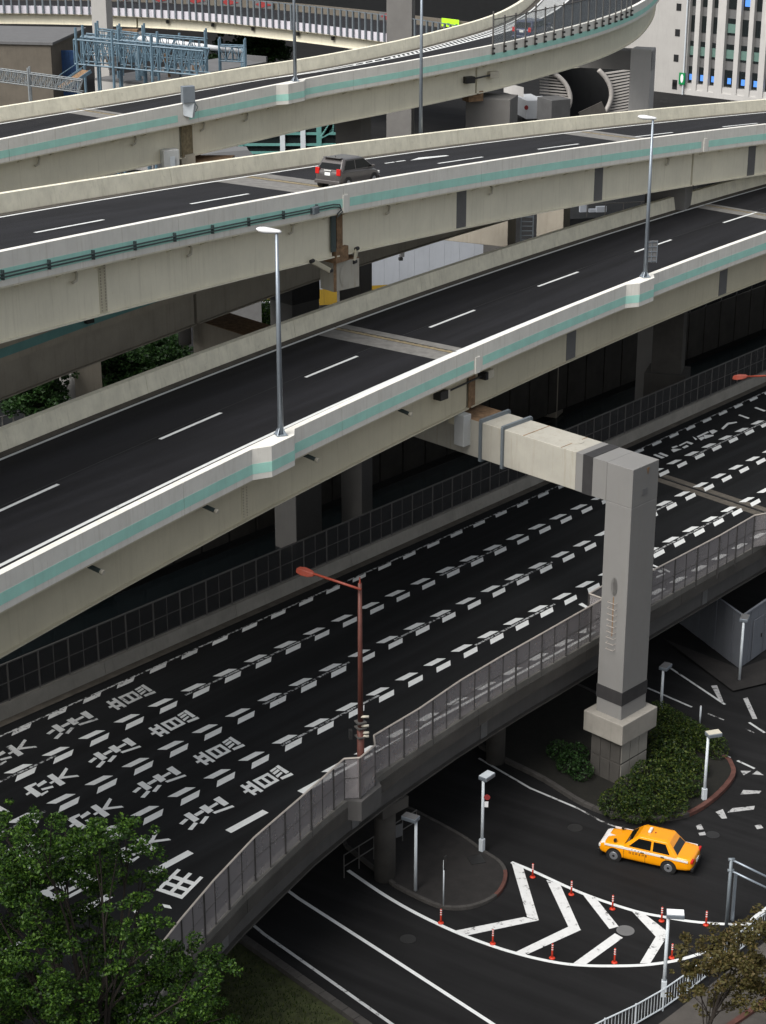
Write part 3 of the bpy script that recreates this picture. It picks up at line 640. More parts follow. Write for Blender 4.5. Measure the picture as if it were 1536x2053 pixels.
# right fence: translucent screens between dark posts, stepping round the lamp and the column
fr = thing('screen_fence', 'grey translucent screen fence with pale top rail on the near edge of the lower bridge', 'fence', wP(10, edge(10), .2))
top = [(-34, -27), (-24, -22), (-16, -18.8), (-10, -16.3), (-6.3, -14.7), (-4, -13.8), (-1.25, -12.87), (1.69, -12.18), (4.9, -11.38), (5.36, -11.78), (6.45, -11.55), (7.0, -10.99), (9.8, -10.85), (12.8, -10.5), (15.8, -10.36), (18.6, -10.29), (23.3, -10.16), (23.35, -9.35), (24.6, -9.3)]
top2 = [(27.4, -10.03), (33.2, -10.1), (36.63, -10.0), (37.4, -10.35), (39, -10.35), (39.6, -10.0), (60, -9.95), (96, -9.95)]
def screen_run(pts):
    run = [pts[0]]
    for (a, b), (c, d) in zip(pts, pts[1:]):
        n = max(1, round(math.hypot(c-a, d-b)/.92))
        run += [(a+(c-a)*i/n, b+(d-b)*i/n) for i in range(1, n+1)]
    up = V((0, 0, 1)); H = 1.78
    for i, (a, b) in enumerate(run):
        p = wP(a, b, .24)
        main = i % 2 == 0
        mb = MB(); mb.bar(p-up*(.5 if main else 0), p+up*H, .085 if main else .045, .085 if main else .045); build('post', mb, 'fence_dark', fr)
        if i == len(run)-1: break
        e = wP(*run[i+1], .24); d = e-p; n = d.cross(up).normalized()
        if d.length < .15: continue
        mb = MB(); mb.tube([p+up*H, e+up*H], .038, 6); build('top_rail', mb, 'rail_top', fr)
        mb = MB(); mb.bar(p+up*H*.52, e+up*H*.52, .03, .03); build('middle_rail', mb, 'fence_steel', fr)
        mb = MB(); mb.ob(p+d*.04+up*.05-n*.006, d*.92, n*.012, up*(H-.1)); build('screen_panel', mb, 'screen', fr)
screen_run(top); screen_run(top2)
# lamp bay ledge
mb = MB(); mb.prism([wP(4.7, -11.2, -.6), wP(5.2, -12.0, -.6), wP(6.6, -11.75, -.6), wP(7.2, -10.8, -.6)], V((0, 0, .84))); build('lamp_bay', mb, 'bridge_girder', wb)

# red lamp post on the bridge
rb = wP(5.75, -11.45, .25); rz_ = rise(rb, 707, 1172)
rl = thing('street_lamp', 'red brown lamp post with arm and signal lights standing at the lower bridge fence', 'street lamp', rb)
mb = MB(); mb.tube([rb, rb+V((0, 0, (rz_-rb.z)*.32))], .14, 8); mb.tube([rb+V((0, 0, (rz_-rb.z)*.32)), V((rb.x, rb.y, rz_+.05))], [.11, .075], 8); build('pole', mb, 'steel_red_dark', rl, True)
A0, A1 = atY(724, 1182, rb.y-.3), atY(628, 1150, rb.y+1.0)
mb = MB(); mb.tube([A0, A1], .05, 8); build('arm', mb, 'lamp_red', rl, True)
d = (A1-A0).normalized(); n = d.cross(V((0, 0, 1))).normalized(); secs = []
for x, w_, h_ in ((-.05, .06, .06), (.12, .17, .1), (.45, .2, .12), (.72, .15, .08)):
    c = A1+d*x-V((0, 0, .03)); secs.append([c-n*w_-V((0, 0, h_)), c+n*w_-V((0, 0, h_)), c+n*w_*.7+V((0, 0, h_)), c-n*w_*.7+V((0, 0, h_))])
mb = MB(); mb.loft(secs); build('lamp_head', mb, 'lamp_red', rl, bevel=.02)
mb = MB(); mb.tube([V((rb.x, rb.y, rz_+.05)), V((rb.x, rb.y, rz_+.3))], [.05, .02], 6); build('finial', mb, 'lamp_red', rl)
for yy in (1437, 1455, 1469, 1476):
    c = atY(724, yy, rb.y-.05); mb = MB(); mb.tube([c+V((-.02, 0, 0)), c+V((.30, 0, 0))], .055, 8); build('signal_hood', mb, 'pipe_cream', rl, True)
for yy in (1447, 1458, 1476):
    c = V((rb.x, rb.y, rise(rb, 716, yy))); mb = MB(); mb.box(c, (.36, .36, .05), .5); build('clamp', mb, 'fence_steel', rl)
mb = MB(); c = atY(703, 1472, rb.y-.1); mb.box(c, (.12, .2, .36), .2); build('control_box', mb, 'box_black', rl)
# second red lamp, cut by the right picture edge
rb2 = wP(38.2, -10.2, .25); r2 = thing('street_lamp', 'red lamp post at the right picture edge beside the lower bridge fence', 'street lamp', rb2)
mb = MB(); mb.tube([rb2, rb2+V((0, 0, 8.8))], [.13, .075], 8); build('pole', mb, 'steel_red_dark', r2, True)
c1 = rb2+V((0, 0, 8.8)); c0 = atY(1497, 755, rb2.y+1.2); mb = MB(); mb.tube([c1+(c1-c0)*.1, c0], .05, 8); build('arm', mb, 'lamp_red', r2, True)
d = (c0-c1).normalized(); n = d.cross(V((0, 0, 1))).normalized(); secs = []
for x, w_, h_ in ((-.05, .06, .06), (.12, .17, .1), (.45, .2, .12), (.72, .15, .08)):
    c = c0+d*x; secs.append([c-n*w_-V((0, 0, h_)), c+n*w_-V((0, 0, h_)), c+n*w_*.7+V((0, 0, h_)), c-n*w_*.7+V((0, 0, h_))])
mb = MB(); mb.loft(secs); build('lamp_head', mb, 'lamp_red', r2, bevel=.02)

# ---------------------------------------------------------------- portal bent holding up the main deck
ZT = 15.2
cn, cr, cb_, cl = [G(x, y, ZT) for x, y in ((1270, 943), (1322, 921), (1247, 896), (1195, 918))]
be = (G(933, 837, ZT)-cn).normalized(); wd_ = cr-cn
pb = thing('portal_pier', 'grey steel portal pier with long cantilever beam reaching to the nearest deck', 'pier', V((cn.x, cn.y+1, 0)))
BD = 1.75; up = V((0, 0, 1)); Lb = 15.5
be2 = be*1.42
mb = MB(); mb.ob(V((cn.x, cn.y, 3.3)), be2, wd_, up*(ZT-BD-3.3)); build('column', mb, 'column_paint', pb, bevel=.03)
mb = MB(); mb.ob(cn-up*BD, be2*1.0, wd_, up*BD); build('column_head', mb, 'column_paint', pb, bevel=.02)
mb = MB(); mb.ob(cn-up*(BD-.0)+be2+be*.003, be*1.73, wd_, up*(BD-.003)); build('beam_collar', mb, 'column_paint', pb)
k0 = 2.15
mb = MB(); mb.ob(cn-up*(BD-.0)+be*(2.05+1.11), be*(Lb-3.2), wd_, up*BD); bm_ = build('beam', mb, 'beam_paint', pb, bevel=.02)
mb = MB(); mb.ob(cn-up*(BD+.02)+be*2.2-wd_*.008, be*.55, wd_*1.016, up*(BD+.04)); build('joint_band', mb, 'steel_rubber', pb)
for k in (7.35, 8.7):
    c = cn+be*k; mb = MB()
    mb.ob(c-wd_*.04+up*.0, be*.14, wd_*1.08, up*.16); mb.ob(c-wd_*.06-up*(BD+.1), be*.14, wd_*.05, up*(BD+.2)); mb.ob(c+wd_*1.02-up*(BD+.1), be*.14, wd_*.05, up*(BD+.2)); mb.ob(c-wd_*.04-up*(BD+.12), be*.14, wd_*1.08, up*.1)
    build('clamp_frame', mb, 'steel_blue', bm_)
mb = MB(); c = G(1155, 885, ZT); 
mb.prism([c+V((cos(a)*.36, sin(a)*.36, .002)) for a in [i*pi/8 for i in range(16)]], up*.02); build('hatch_cover', mb, 'beam_paint', bm_)
for k, w_ in ((6.2, .05), (4.0, .04)):
    mb = MB(); mb.ob(cn+be*k-up*.001, be*w_, wd_, up*.012); build('weld_seam', mb, 'steel_rust', bm_)
mb = MB(); mb.ob(cn+be*8.9, be*2.6, wd_, up*.004); build('rust_patch', mb, 'steel_rust', bm_)
mb = MB(); c = cn+wd_*.55-up*1.0+(wd_.cross(up)).normalized()*.0; nr = be*-1
mb.ob(cn+wd_*.38-up*1.35+nr*.01, wd_*.2, nr*.012, up*.3); build('name_plate', mb, 'spandrel', pb)
mb = MB(); mb.prism([cn+wd_*.52-up*.15+nr*.01, cn+wd_*.62-up*.15+nr*.01, cn+wd_*.57-up*.45+nr*.01], nr*.015); build('drain_stain_plate', mb, 'steel_rust', pb)
# hatch and rungs on the left face of the column
lf = -wd_.normalized(); 
def colp(t_, z, out=.0): return V((cn.x, cn.y, z))+be*(t_*.75)+lf*out
zh = rise(cn+be*1.0, 1228, 1172)
mb = MB(); mb.loft([[colp(.95+cos(a)*.22*s_, zh+sin(a)*.42*s_, .004+.03*(s_ > .5)) for a in [i*pi/6 for i in range(12)]] for s_ in (1.0, .82)]); build('manhole', mb, 'column_paint', pb)
for i in range(9):
    z = zh-.75-i*.28; mb = MB(); mb.tube([colp(.7, z, .0), colp(.7, z, .16), colp(1.25, z, .16), colp(1.25, z, 0)], .014, 5); build('rung', mb, 'rail_top', pb)
mb = MB(); mb.ob(colp(.93, zh-2.4, .002), be*.06, lf*.004, up*1.9); build('rust_run', mb, 'steel_rust', pb)
mb = MB(); mb.ob(V((cn.x, cn.y, 4.05))-be*.02-wd_.normalized()*.02, be2+be*.04, wd_+wd_.normalized()*.04, up*.65); build('base_band', mb, 'steel_rubber', pb)
cc = V((cn.x, cn.y, 0))+be2/2+wd_/2; u1, u2 = be.normalized(), wd_.normalized()
mb = MB(); mb.ob(cc-u1*1.12-u2*1.32+up*2.35, u1*2.24, u2*2.64, up*1.0); build('footing_cap', mb, 'concrete', pb, bevel=.04)
mb = MB(); mb.ob(cc-u1*.85-u2*1.0+up*.0, u1*1.7, u2*2.0, up*2.36); build('footing', mb, 'concrete_dark', pb)
for i in range(3):
    for j in range(2):
        mb = MB(); o_ = cc-u1*.85-u2*1.0; mb.ob(o_+u1*(.03+.56*i)-u2*.03+up*(.15+1.1*j), u1*.52, u2*.04, up*1.0); build('stone_slab', mb, 'concrete_dark', pb)
        mb = MB(); o_ = cc-u1*.85-u2*1.0; mb.ob(o_+u2*(.03+.66*i)-u1*.03+up*(.15+1.1*j), u2*.62, u1*.04, up*1.0); build('stone_slab', mb, 'concrete', pb)
# cabinet and dampers at the beam end
eb = thing('equipment_cabinet', 'grey cabinet at the beam end under the nearest deck joint', 'cabinet', cn+be*9.6)
c = cn+be*9.45-wd_*.25; mb = MB(); mb.ob(c-up*1.25, be*.62, wd_*.28, up*1.5); build('cabinet_box', mb, 'box_grey', eb, bevel=.03)
mb = MB(); mb.ob(c-up*.3+be*.62, be*.35, wd_*.3, up*.7); build('mount', mb, 'girder', eb)
dm = thing('seismic_damper', 'pair of black damper boxes linked by a rod on the nearest deck girder', 'damper', P1.P(j1, .7, -1))
pts = []
for x, s_ in ((880, -1), (973, 1)):
    q = P1.s_at(x, .7, -.75); c = P1.P(q, .6, -.85); pts.append(c); mb = MB(); mb.box(c, (.55, .45, .4), .85); o = build('damper_box', mb, 'box_black' if s_ < 0 else 'pipe_cream', dm, bevel=.03)
    mb = MB(); mb.box(c+(P1.P(q+1, 0)-P1.P(q, 0))*.36*s_*-1, (.2, .46, .36), .85); build('end_cap', mb, 'pipe_cream' if s_ < 0 else 'box_black', o)
mb = MB(); mb.tube(pts, .045, 8); build('rod', mb, 'box_black', dm)
mb = MB(); a, e = P1.P(j1-.05, .8, -.42), P1.P(j1+.5, .8, -.42); mb.ob(a, e-a, (P1.P(j1, .74)-P1.P(j1, .8)), V((0, 0, -1.8))); build('rusted_end_plate', mb, 'steel_rust', d1)
mb = MB(); mb.box(P1.P(j1, 2.2, -2.35), (1.0, .9, .5), .8); build('bearing', mb, 'steel_rust', d1)

# ---------------------------------------------------------------- street level at the lower right
def gpoly(name, pts, mat, z, kind='structure', h=0):
    mb = MB(); p = [G(x, y, z) for x, y in pts]
    if h: mb.prism([V((q.x, q.y, z)) for q in p], V((0, 0, h)))
    else: mb.poly(p)
    o = build(name, mb, mat)
    if kind: o['kind'] = kind
    return o
def smooth(pts, n=6):
    P_ = Path([V((x, y, 0)) for x, y in pts], .001 if False else 1e9); out = []
    pts = [V((x, y)) for x, y in pts]
    for i in range(len(pts)-1):
        p0, p1, p2, p3 = pts[max(i-1, 0)], pts[i], pts[i+1], pts[min(i+2, len(pts)-1)]
        for j in range(n):
            t_ = j/n; q = .5*((2*p1)+(p2-p0)*t_+(2*p0-5*p1+4*p2-p3)*t_*t_+(3*p1-p0-3*p2+p3)*t_**3); out.append((q.x, q.y))
    out.append(tuple(pts[-1])); return out
rm = thing('road_marking', 'white chevron hatching and curved edge lines on the street by the taxi', 'road marking', G(1180, 1870))
def gline(pts, wd, mat, root=rm, z=.012, name='edge_line'):
    p = [G(x, y, z) for x, y in pts]; mb = MB(); L_ = []
    for i, q in enumerate(p):
        d = (p[min(i+1, len(p)-1)]-p[max(i-1, 0)]).normalized(); n = V((-d.y, d.x, 0)); L_.append([q-n*wd/2, q+n*wd/2])
    mb.loft(L_, closed=False); return build(name, mb, mat, root)
def Z4(L_): return [(768+a/2, 1580+b/2) for a, b in L_]
gline(smooth(Z4([(515, 297), (600, 332), (800, 422), (1000, 490), (1130, 517), (1240, 535), (1370, 545), (1455, 543), (1500, 510), (1560, 465)])), .17, 'line_white')
gline(smooth(Z4([(-140, 330), (0, 425), (130, 500), (280, 572), (430, 630), (570, 672), (700, 700), (810, 711), (940, 713), (1060, 708), (1180, 690), (1300, 655)])), .17, 'line_white')
for q in ([(515, 297), (562, 320), (625, 530), (578, 517)], [(288, 572), (565, 517), (625, 530), (330, 592)], [(655, 368), (710, 385), (792, 568), (745, 560)], [(530, 658), (742, 556), (795, 568), (570, 670)], [(800, 425), (850, 437), (945, 555), (908, 565)], [(763, 702), (930, 582), (962, 600), (812, 708)], [(993, 488), (1052, 507), (1147, 580), (1095, 597)], [(1030, 702), (1097, 590), (1147, 582), (1072, 702)]):
    mb = MB(); mb.poly([G(x, y, .016) for x, y in Z4(q)]); build('chevron_arm', mb, 'paint_worn', rm)
ln = thing('road_marking', 'white lane lines on the dark street passing under the lower bridge', 'road marking', G(800, 1950))
gline([(500, 1730), (600, 1802), (768, 1910), (993, 2056), (1100, 2125)], .16, 'line_white', ln); gline([(505, 1852), (530, 1873), (790, 2056), (900, 2135)], .14, 'line_dim', ln)
gline([(960, 1520), (1063, 1580), (1158, 1620)], .12, 'line_dim', ln); gline([(1158, 1620), (1203, 1645), (1240, 1660)], .1, 'paint_very_worn', ln)
wk = thing('road_marking', 'patchy worn arrows and lines on the street beyond the hedge', 'road marking', G(1450, 1540))
def Z6(L_): return [(1280+a/4.664, 1200+b/4.664) for a, b in L_]
for q in ([(300, 650), (810, 990)], [(1035, 1158), (1182, 1255)], [(40, 815), (500, 1015)], [(925, 1515), (1087, 1590)], [(700, 1418), (860, 1488)], [(450, 1310), (640, 1385)]): gline(Z6(q), .13, 'line_dim', wk)
for q in ([(320, 1058), (510, 1145)], [(650, 1075), (800, 1135)], [(1000, 1215), (1080, 1255)]): gline(Z6(q), .09, 'paint_very_worn', wk)
for q in ([(680, 815), (735, 810), (800, 975), (755, 950)], [(980, 935), (1022, 925), (1112, 1125), (1068, 1125)], [(955, 1610), (1055, 1612), (985, 1652)], [(1065, 1642), (1110, 1608), (1172, 1652)], [(955, 1832), (980, 1790), (1150, 1798), (1130, 1822)], [(830, 2002), (880, 1960), (1088, 1938), (1080, 1972)], [(722, 1995), (790, 1968), (830, 2055), (780, 2058)]):
    mb = MB(); mb.poly([G(x, y, .014) for x, y in Z6(q)]); build('worn_mark', mb, 'paint_smudge', wk)
for q in ([(1255, 150), (1275, 145), (1286, 165), (1262, 168)], [(1264, 180), (1290, 175), (1296, 188), (1270, 190)], [(1490, 150), (1515, 146), (1525, 160), (1500, 165)]):
    mb = MB(); mb.poly([G(x, y, .014) for x, y in Z4(q)]); build('worn_mark', mb, 'paint_smudge', wk)
# manhole covers
for x, y, r_, lb in ((1254, 1866, .36, 'round iron manhole cover inside the chevron hatching'), (1153, 1660, .33, 'dark manhole cover on the street left of the taxi'), (1429, 1674, .3, 'dark manhole cover on the street behind the taxi'), (818, 1883, .32, 'dark manhole cover on the near street')):
    c = G(x, y); mb = MB(); mb.prism([c+V((cos(i*pi/12)*r_, sin(i*pi/12)*r_, .004)) for i in range(24)], V((0, 0, .012))); mh = tag(build('manhole_cover', mb, 'spandrel' if x == 1254 else 'box_black'), lb, 'manhole')

# raised islands with kerbs
def island(outline, mat, h, kerb, lbl, name='traffic_island', red=()):
    pts = [G(x, y, 0) for x, y in outline]; c = sum(pts, V((0, 0, 0)))/len(pts)
    t = thing(name, lbl, 'traffic island', c); n = len(pts)
    ins = []
    for i in range(n):
        d = (pts[(i+1) % n]-pts[i-1]).normalized(); nn = V((-d.y, d.x, 0)); 
        if (pts[i]+nn-c).length > (pts[i]-nn-c).length: nn = -nn
        ins.append(pts[i]+nn*kerb)
    mb = MB(); mb.prism([V((q.x, q.y, .0)) for q in ins], V((0, 0, h-.02))); build('surface', mb, mat, t)
    for i in range(n):
        a, b2, c2, d2 = pts[i], pts[(i+1) % n], ins[(i+1) % n], ins[i]
        k = .012; a_, b_, c_, d_ = a.lerp(b2, k), b2.lerp(a, k), c2.lerp(d2, k), d2.lerp(c2, k)
        mb = MB(); mb.prism([V((q.x, q.y, 0)) for q in (a_, b_, c_, d_)], V((0, 0, h))); build('kerb_stone', mb, 'kerb_red' if i in red else 'kerb', t, bevel=.015)
    return t
isl1 = smooth([(790, 1780), (843, 1807), (893, 1825), (950, 1822), (997, 1800), (1017, 1765), (1008, 1735), (968, 1707), (930, 1680), (870, 1647), (820, 1622), (740, 1590)], 4)+[(660, 1600), (690, 1700)]
t1 = island(isl1, 'paver', .16, .16, 'paved island with curved kerb under the lower bridge edge', red=tuple(range(16, 22)))
isl2 = smooth([(960, 1500), (1008, 1528), (1088, 1568), (1168, 1617), (1248, 1645), (1318, 1648), (1383, 1638), (1438, 1603), (1473, 1562), (1470, 1536), (1453, 1520), (1378, 1481), (1313, 1450), (1200, 1395)], 4)+[(1080, 1340), (940, 1420)]
t2 = island(isl2, 'soil', .2, .22, 'planted island with kerb round the portal pier', 'planter_island', red=tuple(range(24, 40)))
# paver courses on the left island
mb = MB(); c = G(955, 1730)
mb.box(c+V((0, 0, .155)), (.62, .62, .03), .3); build('grate', mb, 'box_black', t1)

def delineator():
    t = thing('lane_delineator', 'x', 'delineator', (0, 0, 0), 'red lane delineator posts round the chevron hatching')
    mb = MB(); mb.tube([(0, 0, .004), (0, 0, .03), (0, 0, .06)], [.125, .115, .05], 14); build('base', mb, 'cone_red', t, True)
    mb = MB(); mb.tube([(0, 0, .05), (0, 0, .3), (0, 0, .64), (0, 0, .66)], [.04, .035, .034, .015], 10); build('post', mb, 'cone_red', t, True)
    for z in (.40, .50, .60): mb = MB(); mb.tube([(0, 0, z-.02), (0, 0, z+.02)], .0385, 10); build('reflective_band', mb, 'band_white', t, True)
    return t
dl = delineator(); spots = [(600, 357), (755, 427), (920, 485), (1117, 533), (1295, 549), (232, 541), (440, 624), (678, 682), (928, 700), (1158, 681)]
lbs = ['red delineator post on the upper line nearest the paved island', 'second red delineator along the upper line from the paved island', 'third red delineator along the upper line from the paved island', 'fourth red delineator along the upper line, left of the box lamp post', 'last red delineator of the upper line, beside the grey gantry post', 'red delineator post at the tip of the paved island kerb', 'second red delineator along the lower line from the paved island', 'third red delineator along the lower line from the paved island', 'fourth red delineator along the lower line from the paved island', 'red delineator right behind the box lamp post pole']
for i, (x, y) in enumerate(spots):
    p = G(768+x/2, 1580+y/2, .012); o = dl if i == 0 else dup(dl, p, R.uniform(0, 3)); o.location = p; o['label'] = lbs[i]

def box_lamp(base, top_y, rz, label, head='lamp_white', foot=True, tilt=0):
    b = G(*base, .02); h_ = rise(b, base[0], top_y); t = thing('box_lamp', label, 'street lamp', b, 'street lamps with flat square heads')
    mb = MB(); mb.tube([b, b+V((0, 0, h_))], [.075, .06], 10); build('pole', mb, 'pole_white', t, True)
    c = b+V((0, 0, h_+.1)); mb = MB(); mb.box(c+V((cos(rz)*.25, sin(rz)*.25, 0)), (.66, .42, .18), rz); hd = build('lamp_head', mb, 'pole_steel', t, bevel=.03)
    mb = MB(); mb.box(c+V((cos(rz)*.25, sin(rz)*.25, .095)), (.62, .38, .012), rz); build('lid', mb, head, hd)
    if foot: mb = MB(); mb.box(b+V((0, 0, .35)), (.2, .2, .7), rz); build('control_box', mb, 'pole_white', t, bevel=.02)
    return t
box_lamp((966, 1710), 1566, .9, 'box lamp post at the upper corner of the paved island', 'pole_white')
box_lamp((833, 1790), 1648, 2.6, 'box lamp post on the paved island beside the railing', 'roof_grey', False)
box_lamp((1411, 1608), 1478, .3, 'box lamp post on the hedge island kerb, head paler than the others', 'pipe_cream')
box_lamp((1325, 1425), 1345, 1.0, 'box lamp post behind the hedge, right of the portal pier footing', 'roof_grey', False)
box_lamp((1482, 1366), 1248, 1.2, 'box lamp post in front of the white site hoarding', 'roof_grey', False)
box_lamp((1330, 1997), 1838, -.1, 'box lamp post in the foreground by the pale guard fence', 'lamp_white')
# thin sign posts
sp_ = thing('sign_post', 'thin pale post with a narrow black sign on the paved island tip', 'sign post', G(889, 1815, .16)); b = G(889, 1815, .16)
h_ = rise(b, 889, 1725)-b.z; mb = MB(); mb.tube([b, b+V((0, 0, h_))], .03, 8); build('post', mb, 'pole_white', sp_, True)
mb = MB(); mb.box(b+V((.05, 0, h_-.1)), (.16, .04, .62), .9); build('sign_plate', mb, 'box_black', sp_)
sp2 = thing('sign_post', 'short white marker post behind the clipped hedge', 'sign post', G(1403, 1452)); b = G(1403, 1452)
mb = MB(); mb.tube([b, b+V((0, 0, .95))], .045, 8); build('post', mb, 'pole_white', sp2, True); mb = MB(); mb.tube([b+V((0, 0, .95)), b+V((0, 0, 1.0))], [.045, .02], 8); build('cap', mb, 'sign_white', sp2, True)
b0 = G(966, 1710, .02)
sg = thing('parking_sign', 'small red and white round sign strapped to the corner box lamp', 'sign', b0+V((0, 0, 2.4)))
mb = MB(); c = b0+V((.16, -.1, 2.75)); mb.prism([c+V((cos(i*pi/8)*.13, 0, sin(i*pi/8)*.13)) for i in range(16)], V((.01, -.02, 0))); build('disc', mb, 'arrow_red', sg)
mb = MB(); mb.box(b0+V((.14, -.12, 2.42)), (.16, .02, .26), 0); build('plate', mb, 'sign_white', sg)
# gantry posts and rails by the taxi
gp = thing('guard_gantry', 'grey steel post pair with two rails at the right picture edge by the taxi', 'barrier', G(1458, 1858))
b1_, b2_ = G(1456, 1858), G(1464, 1845); hp = rise(b1_, 1470, 1722)
mb = MB(); mb.tube([b1_, b1_+V((0, 0, hp))], .07, 8); build('post', mb, 'steel_blue', gp, True)
mb = MB(); mb.box(b2_+V((.08, 0, 1.1)), (.09, .13, 2.2), .2); build('post', mb, 'pole_steel', gp)
for yy in (1723, 1745):
    a = V((b1_.x, b1_.y, rise(b1_, 1468, yy))); e = atY(1560, yy+46, b1_.y-.4); mb = MB(); mb.tube([a, e], .045, 8); build('rail', mb, 'pole_steel', gp, True)
    mb = MB(); mb.tube([a-V((.12, 0, 0)), a+V((.14, 0, 0))], .065, 8); build('coupling', mb, 'steel_blue', gp, True)
# pale pedestrian guard fence in the bottom corner
gf = thing('guard_fence', 'pale blue white pedestrian railing curving through the bottom right corner', 'fence', G(1330, 2010))
pl = [G(x, y) for x, y in smooth([(1150, 2120), (1230, 2078), (1290, 2050), (1335, 2022), (1380, 1990), (1430, 1950), (1500, 1895), (1560, 1850)], 5)]
pp = Path(pl, .2); H = .95; q = 0
while q < pp.len-.3:
    a, e = pp.at(q)[0], pp.at(min(q+1.5, pp.len))[0]; mb = MB(); mb.tube([a, a+V((0, 0, H+.05))], .035, 8); build('post', mb, 'pole_white', gf)
    for z in (.12, H): mb = MB(); mb.tube([a+V((0, 0, z)), e+V((0, 0, z))], .03, 6); build('rail', mb, 'pole_white', gf)
    for i in range(1, 9):
        c = a.lerp(e, i/9); mb = MB(); mb.tube([c+V((0, 0, .12)), c+V((0, 0, H))], .013, 5); build('baluster', mb, 'pole_white', gf)
    q += 1.5
gpoly('pavement', [(1200, 2140), (1345, 2035), (1440, 1962), (1560, 1868), (1800, 1900), (1700, 2200)], 'pavement', .10)
kb = thing('kerb_line', 'terracotta kerb strip along the pavement in the bottom right corner', 'kerb', G(1500, 2040)); 
mb = MB(); a, e = G(1440, 2075, .1), G(1600, 1965, .1); mb.bar(a+V((0, 0, .06)), e+V((0, 0, .06)), .22, .14); build('kerb_stone', mb, 'kerb_red', kb)
structure(build('bank_base', MB().poly([G(x, y, .03) for x, y in ((300, 2200), (380, 1990), (462, 1880), (490, 1878), (720, 2040), (800, 2200))]), 'grass'))
kw = thing('kerb_line', 'low dark concrete kerb between the grass bank and the street', 'kerb', G(600, 1960))
a, e = G(470, 1872, .1), G(790, 2098, .1)
for i in range(14):
    mb = MB(); mb.bar(a.lerp(e, i/14+.001), a.lerp(e, (i+1)/14-.001), .35, .3); build('kerb_stone', mb, 'kerb', kw, bevel=.02)
# white site hoarding at the right
hw = thing('site_hoarding', 'pale corrugated site hoarding with a door at the right edge under the bridge', 'hoarding', G(1480, 1360))
a, m1, e = G(1395, 1270), G(1482, 1340), G(1600, 1255); hh = 2.9
def corr(name, p, q, n, mat, root, h):
    for i in range(n):
        u, v_ = p.lerp(q, i/n+.003), p.lerp(q, (i+1)/n-.003); mb = MB(); mb.bar(u+V((0, 0, h/2+.02)), v_+V((0, 0, h/2+.02)), .05+.03*(i % 2), h); build(name, mb, mat, root)
corr('hoarding_panel', G(1340, 1232), m1, 9, 'site_panel', hw, hh); corr('hoarding_panel', m1, e, 8, 'site_panel', hw, hh)
mb = MB(); mb.bar(G(1340, 1232)+V((0, 0, hh+.05)), m1+V((0, 0, hh+.05)), .12, .08); mb.bar(m1+V((0, 0, hh+.05)), e+V((0, 0, hh+.05)), .12, .08); build('cap_rail', mb, 'site_panel', hw)
mb = MB(); d = (e-m1).normalized(); n = V((d.y, -d.x, 0)); mb.ob(m1+d*1.1+n*.08+V((0, 0, .1)), d*1.0, n*.03, V((0, 0, 2.2))); dr = build('door', mb, 'site_panel', hw)
mb = MB(); mb.ob(m1+d*1.95+n*.12+V((0, 0, 1.1)), d*.05, n*.05, V((0, 0, .2))); build('handle', mb, 'box_black', dr)
gpoly('footpath', [(1330, 1280), (1470, 1385), (1700, 1330), (1700, 1260), (1482, 1340)], 'paver', .12)
# railing on the paved island
ir = thing('island_railing', 'thin dark railing with a board on the paved island under the bridge', 'railing', G(760, 1720, .16))
a, e = G(690, 1760, .16), G(835, 1668, .16)
for i in range(6): mb = MB(); c = a.lerp(e, i/5); mb.tube([c, c+V((0, 0, 1.1))], .025, 6); build('post', mb, 'fence_steel', ir)
for z in (.55, 1.08): mb = MB(); mb.tube([a+V((0, 0, z)), e+V((0, 0, z))], .025, 6); build('rail', mb, 'fence_steel', ir)
mb = MB(); c = a.lerp(e, .68); mb.box(c+V((0, -.04, .7)), (.9, .03, .6), .62); build('board', mb, 'roof_grey', ir)
# supports under the lower bridge
for i, (x, y, lb) in enumerate(((772, 1760, 'round dark support under the lower bridge by the paved island'), (1050, 1560, 'round dark support under the lower bridge behind the hedge island'))):
    b = G(x, y); t = thing('bridge_support', lb, 'pier', b); b2 = V((b.x-1.2, b.y+1.6, 0)) if i else b
    mb = MB(); mb.tube([b2, b2+V((0, 0, 3.7))], .45, 14); build('shaft', mb, 'concrete_dark', t, True); mb = MB(); mb.box(b2+V((0, 0, 3.55)), (1.5, 1.2, .5), .8); build('cap', mb, 'concrete_dark', t)

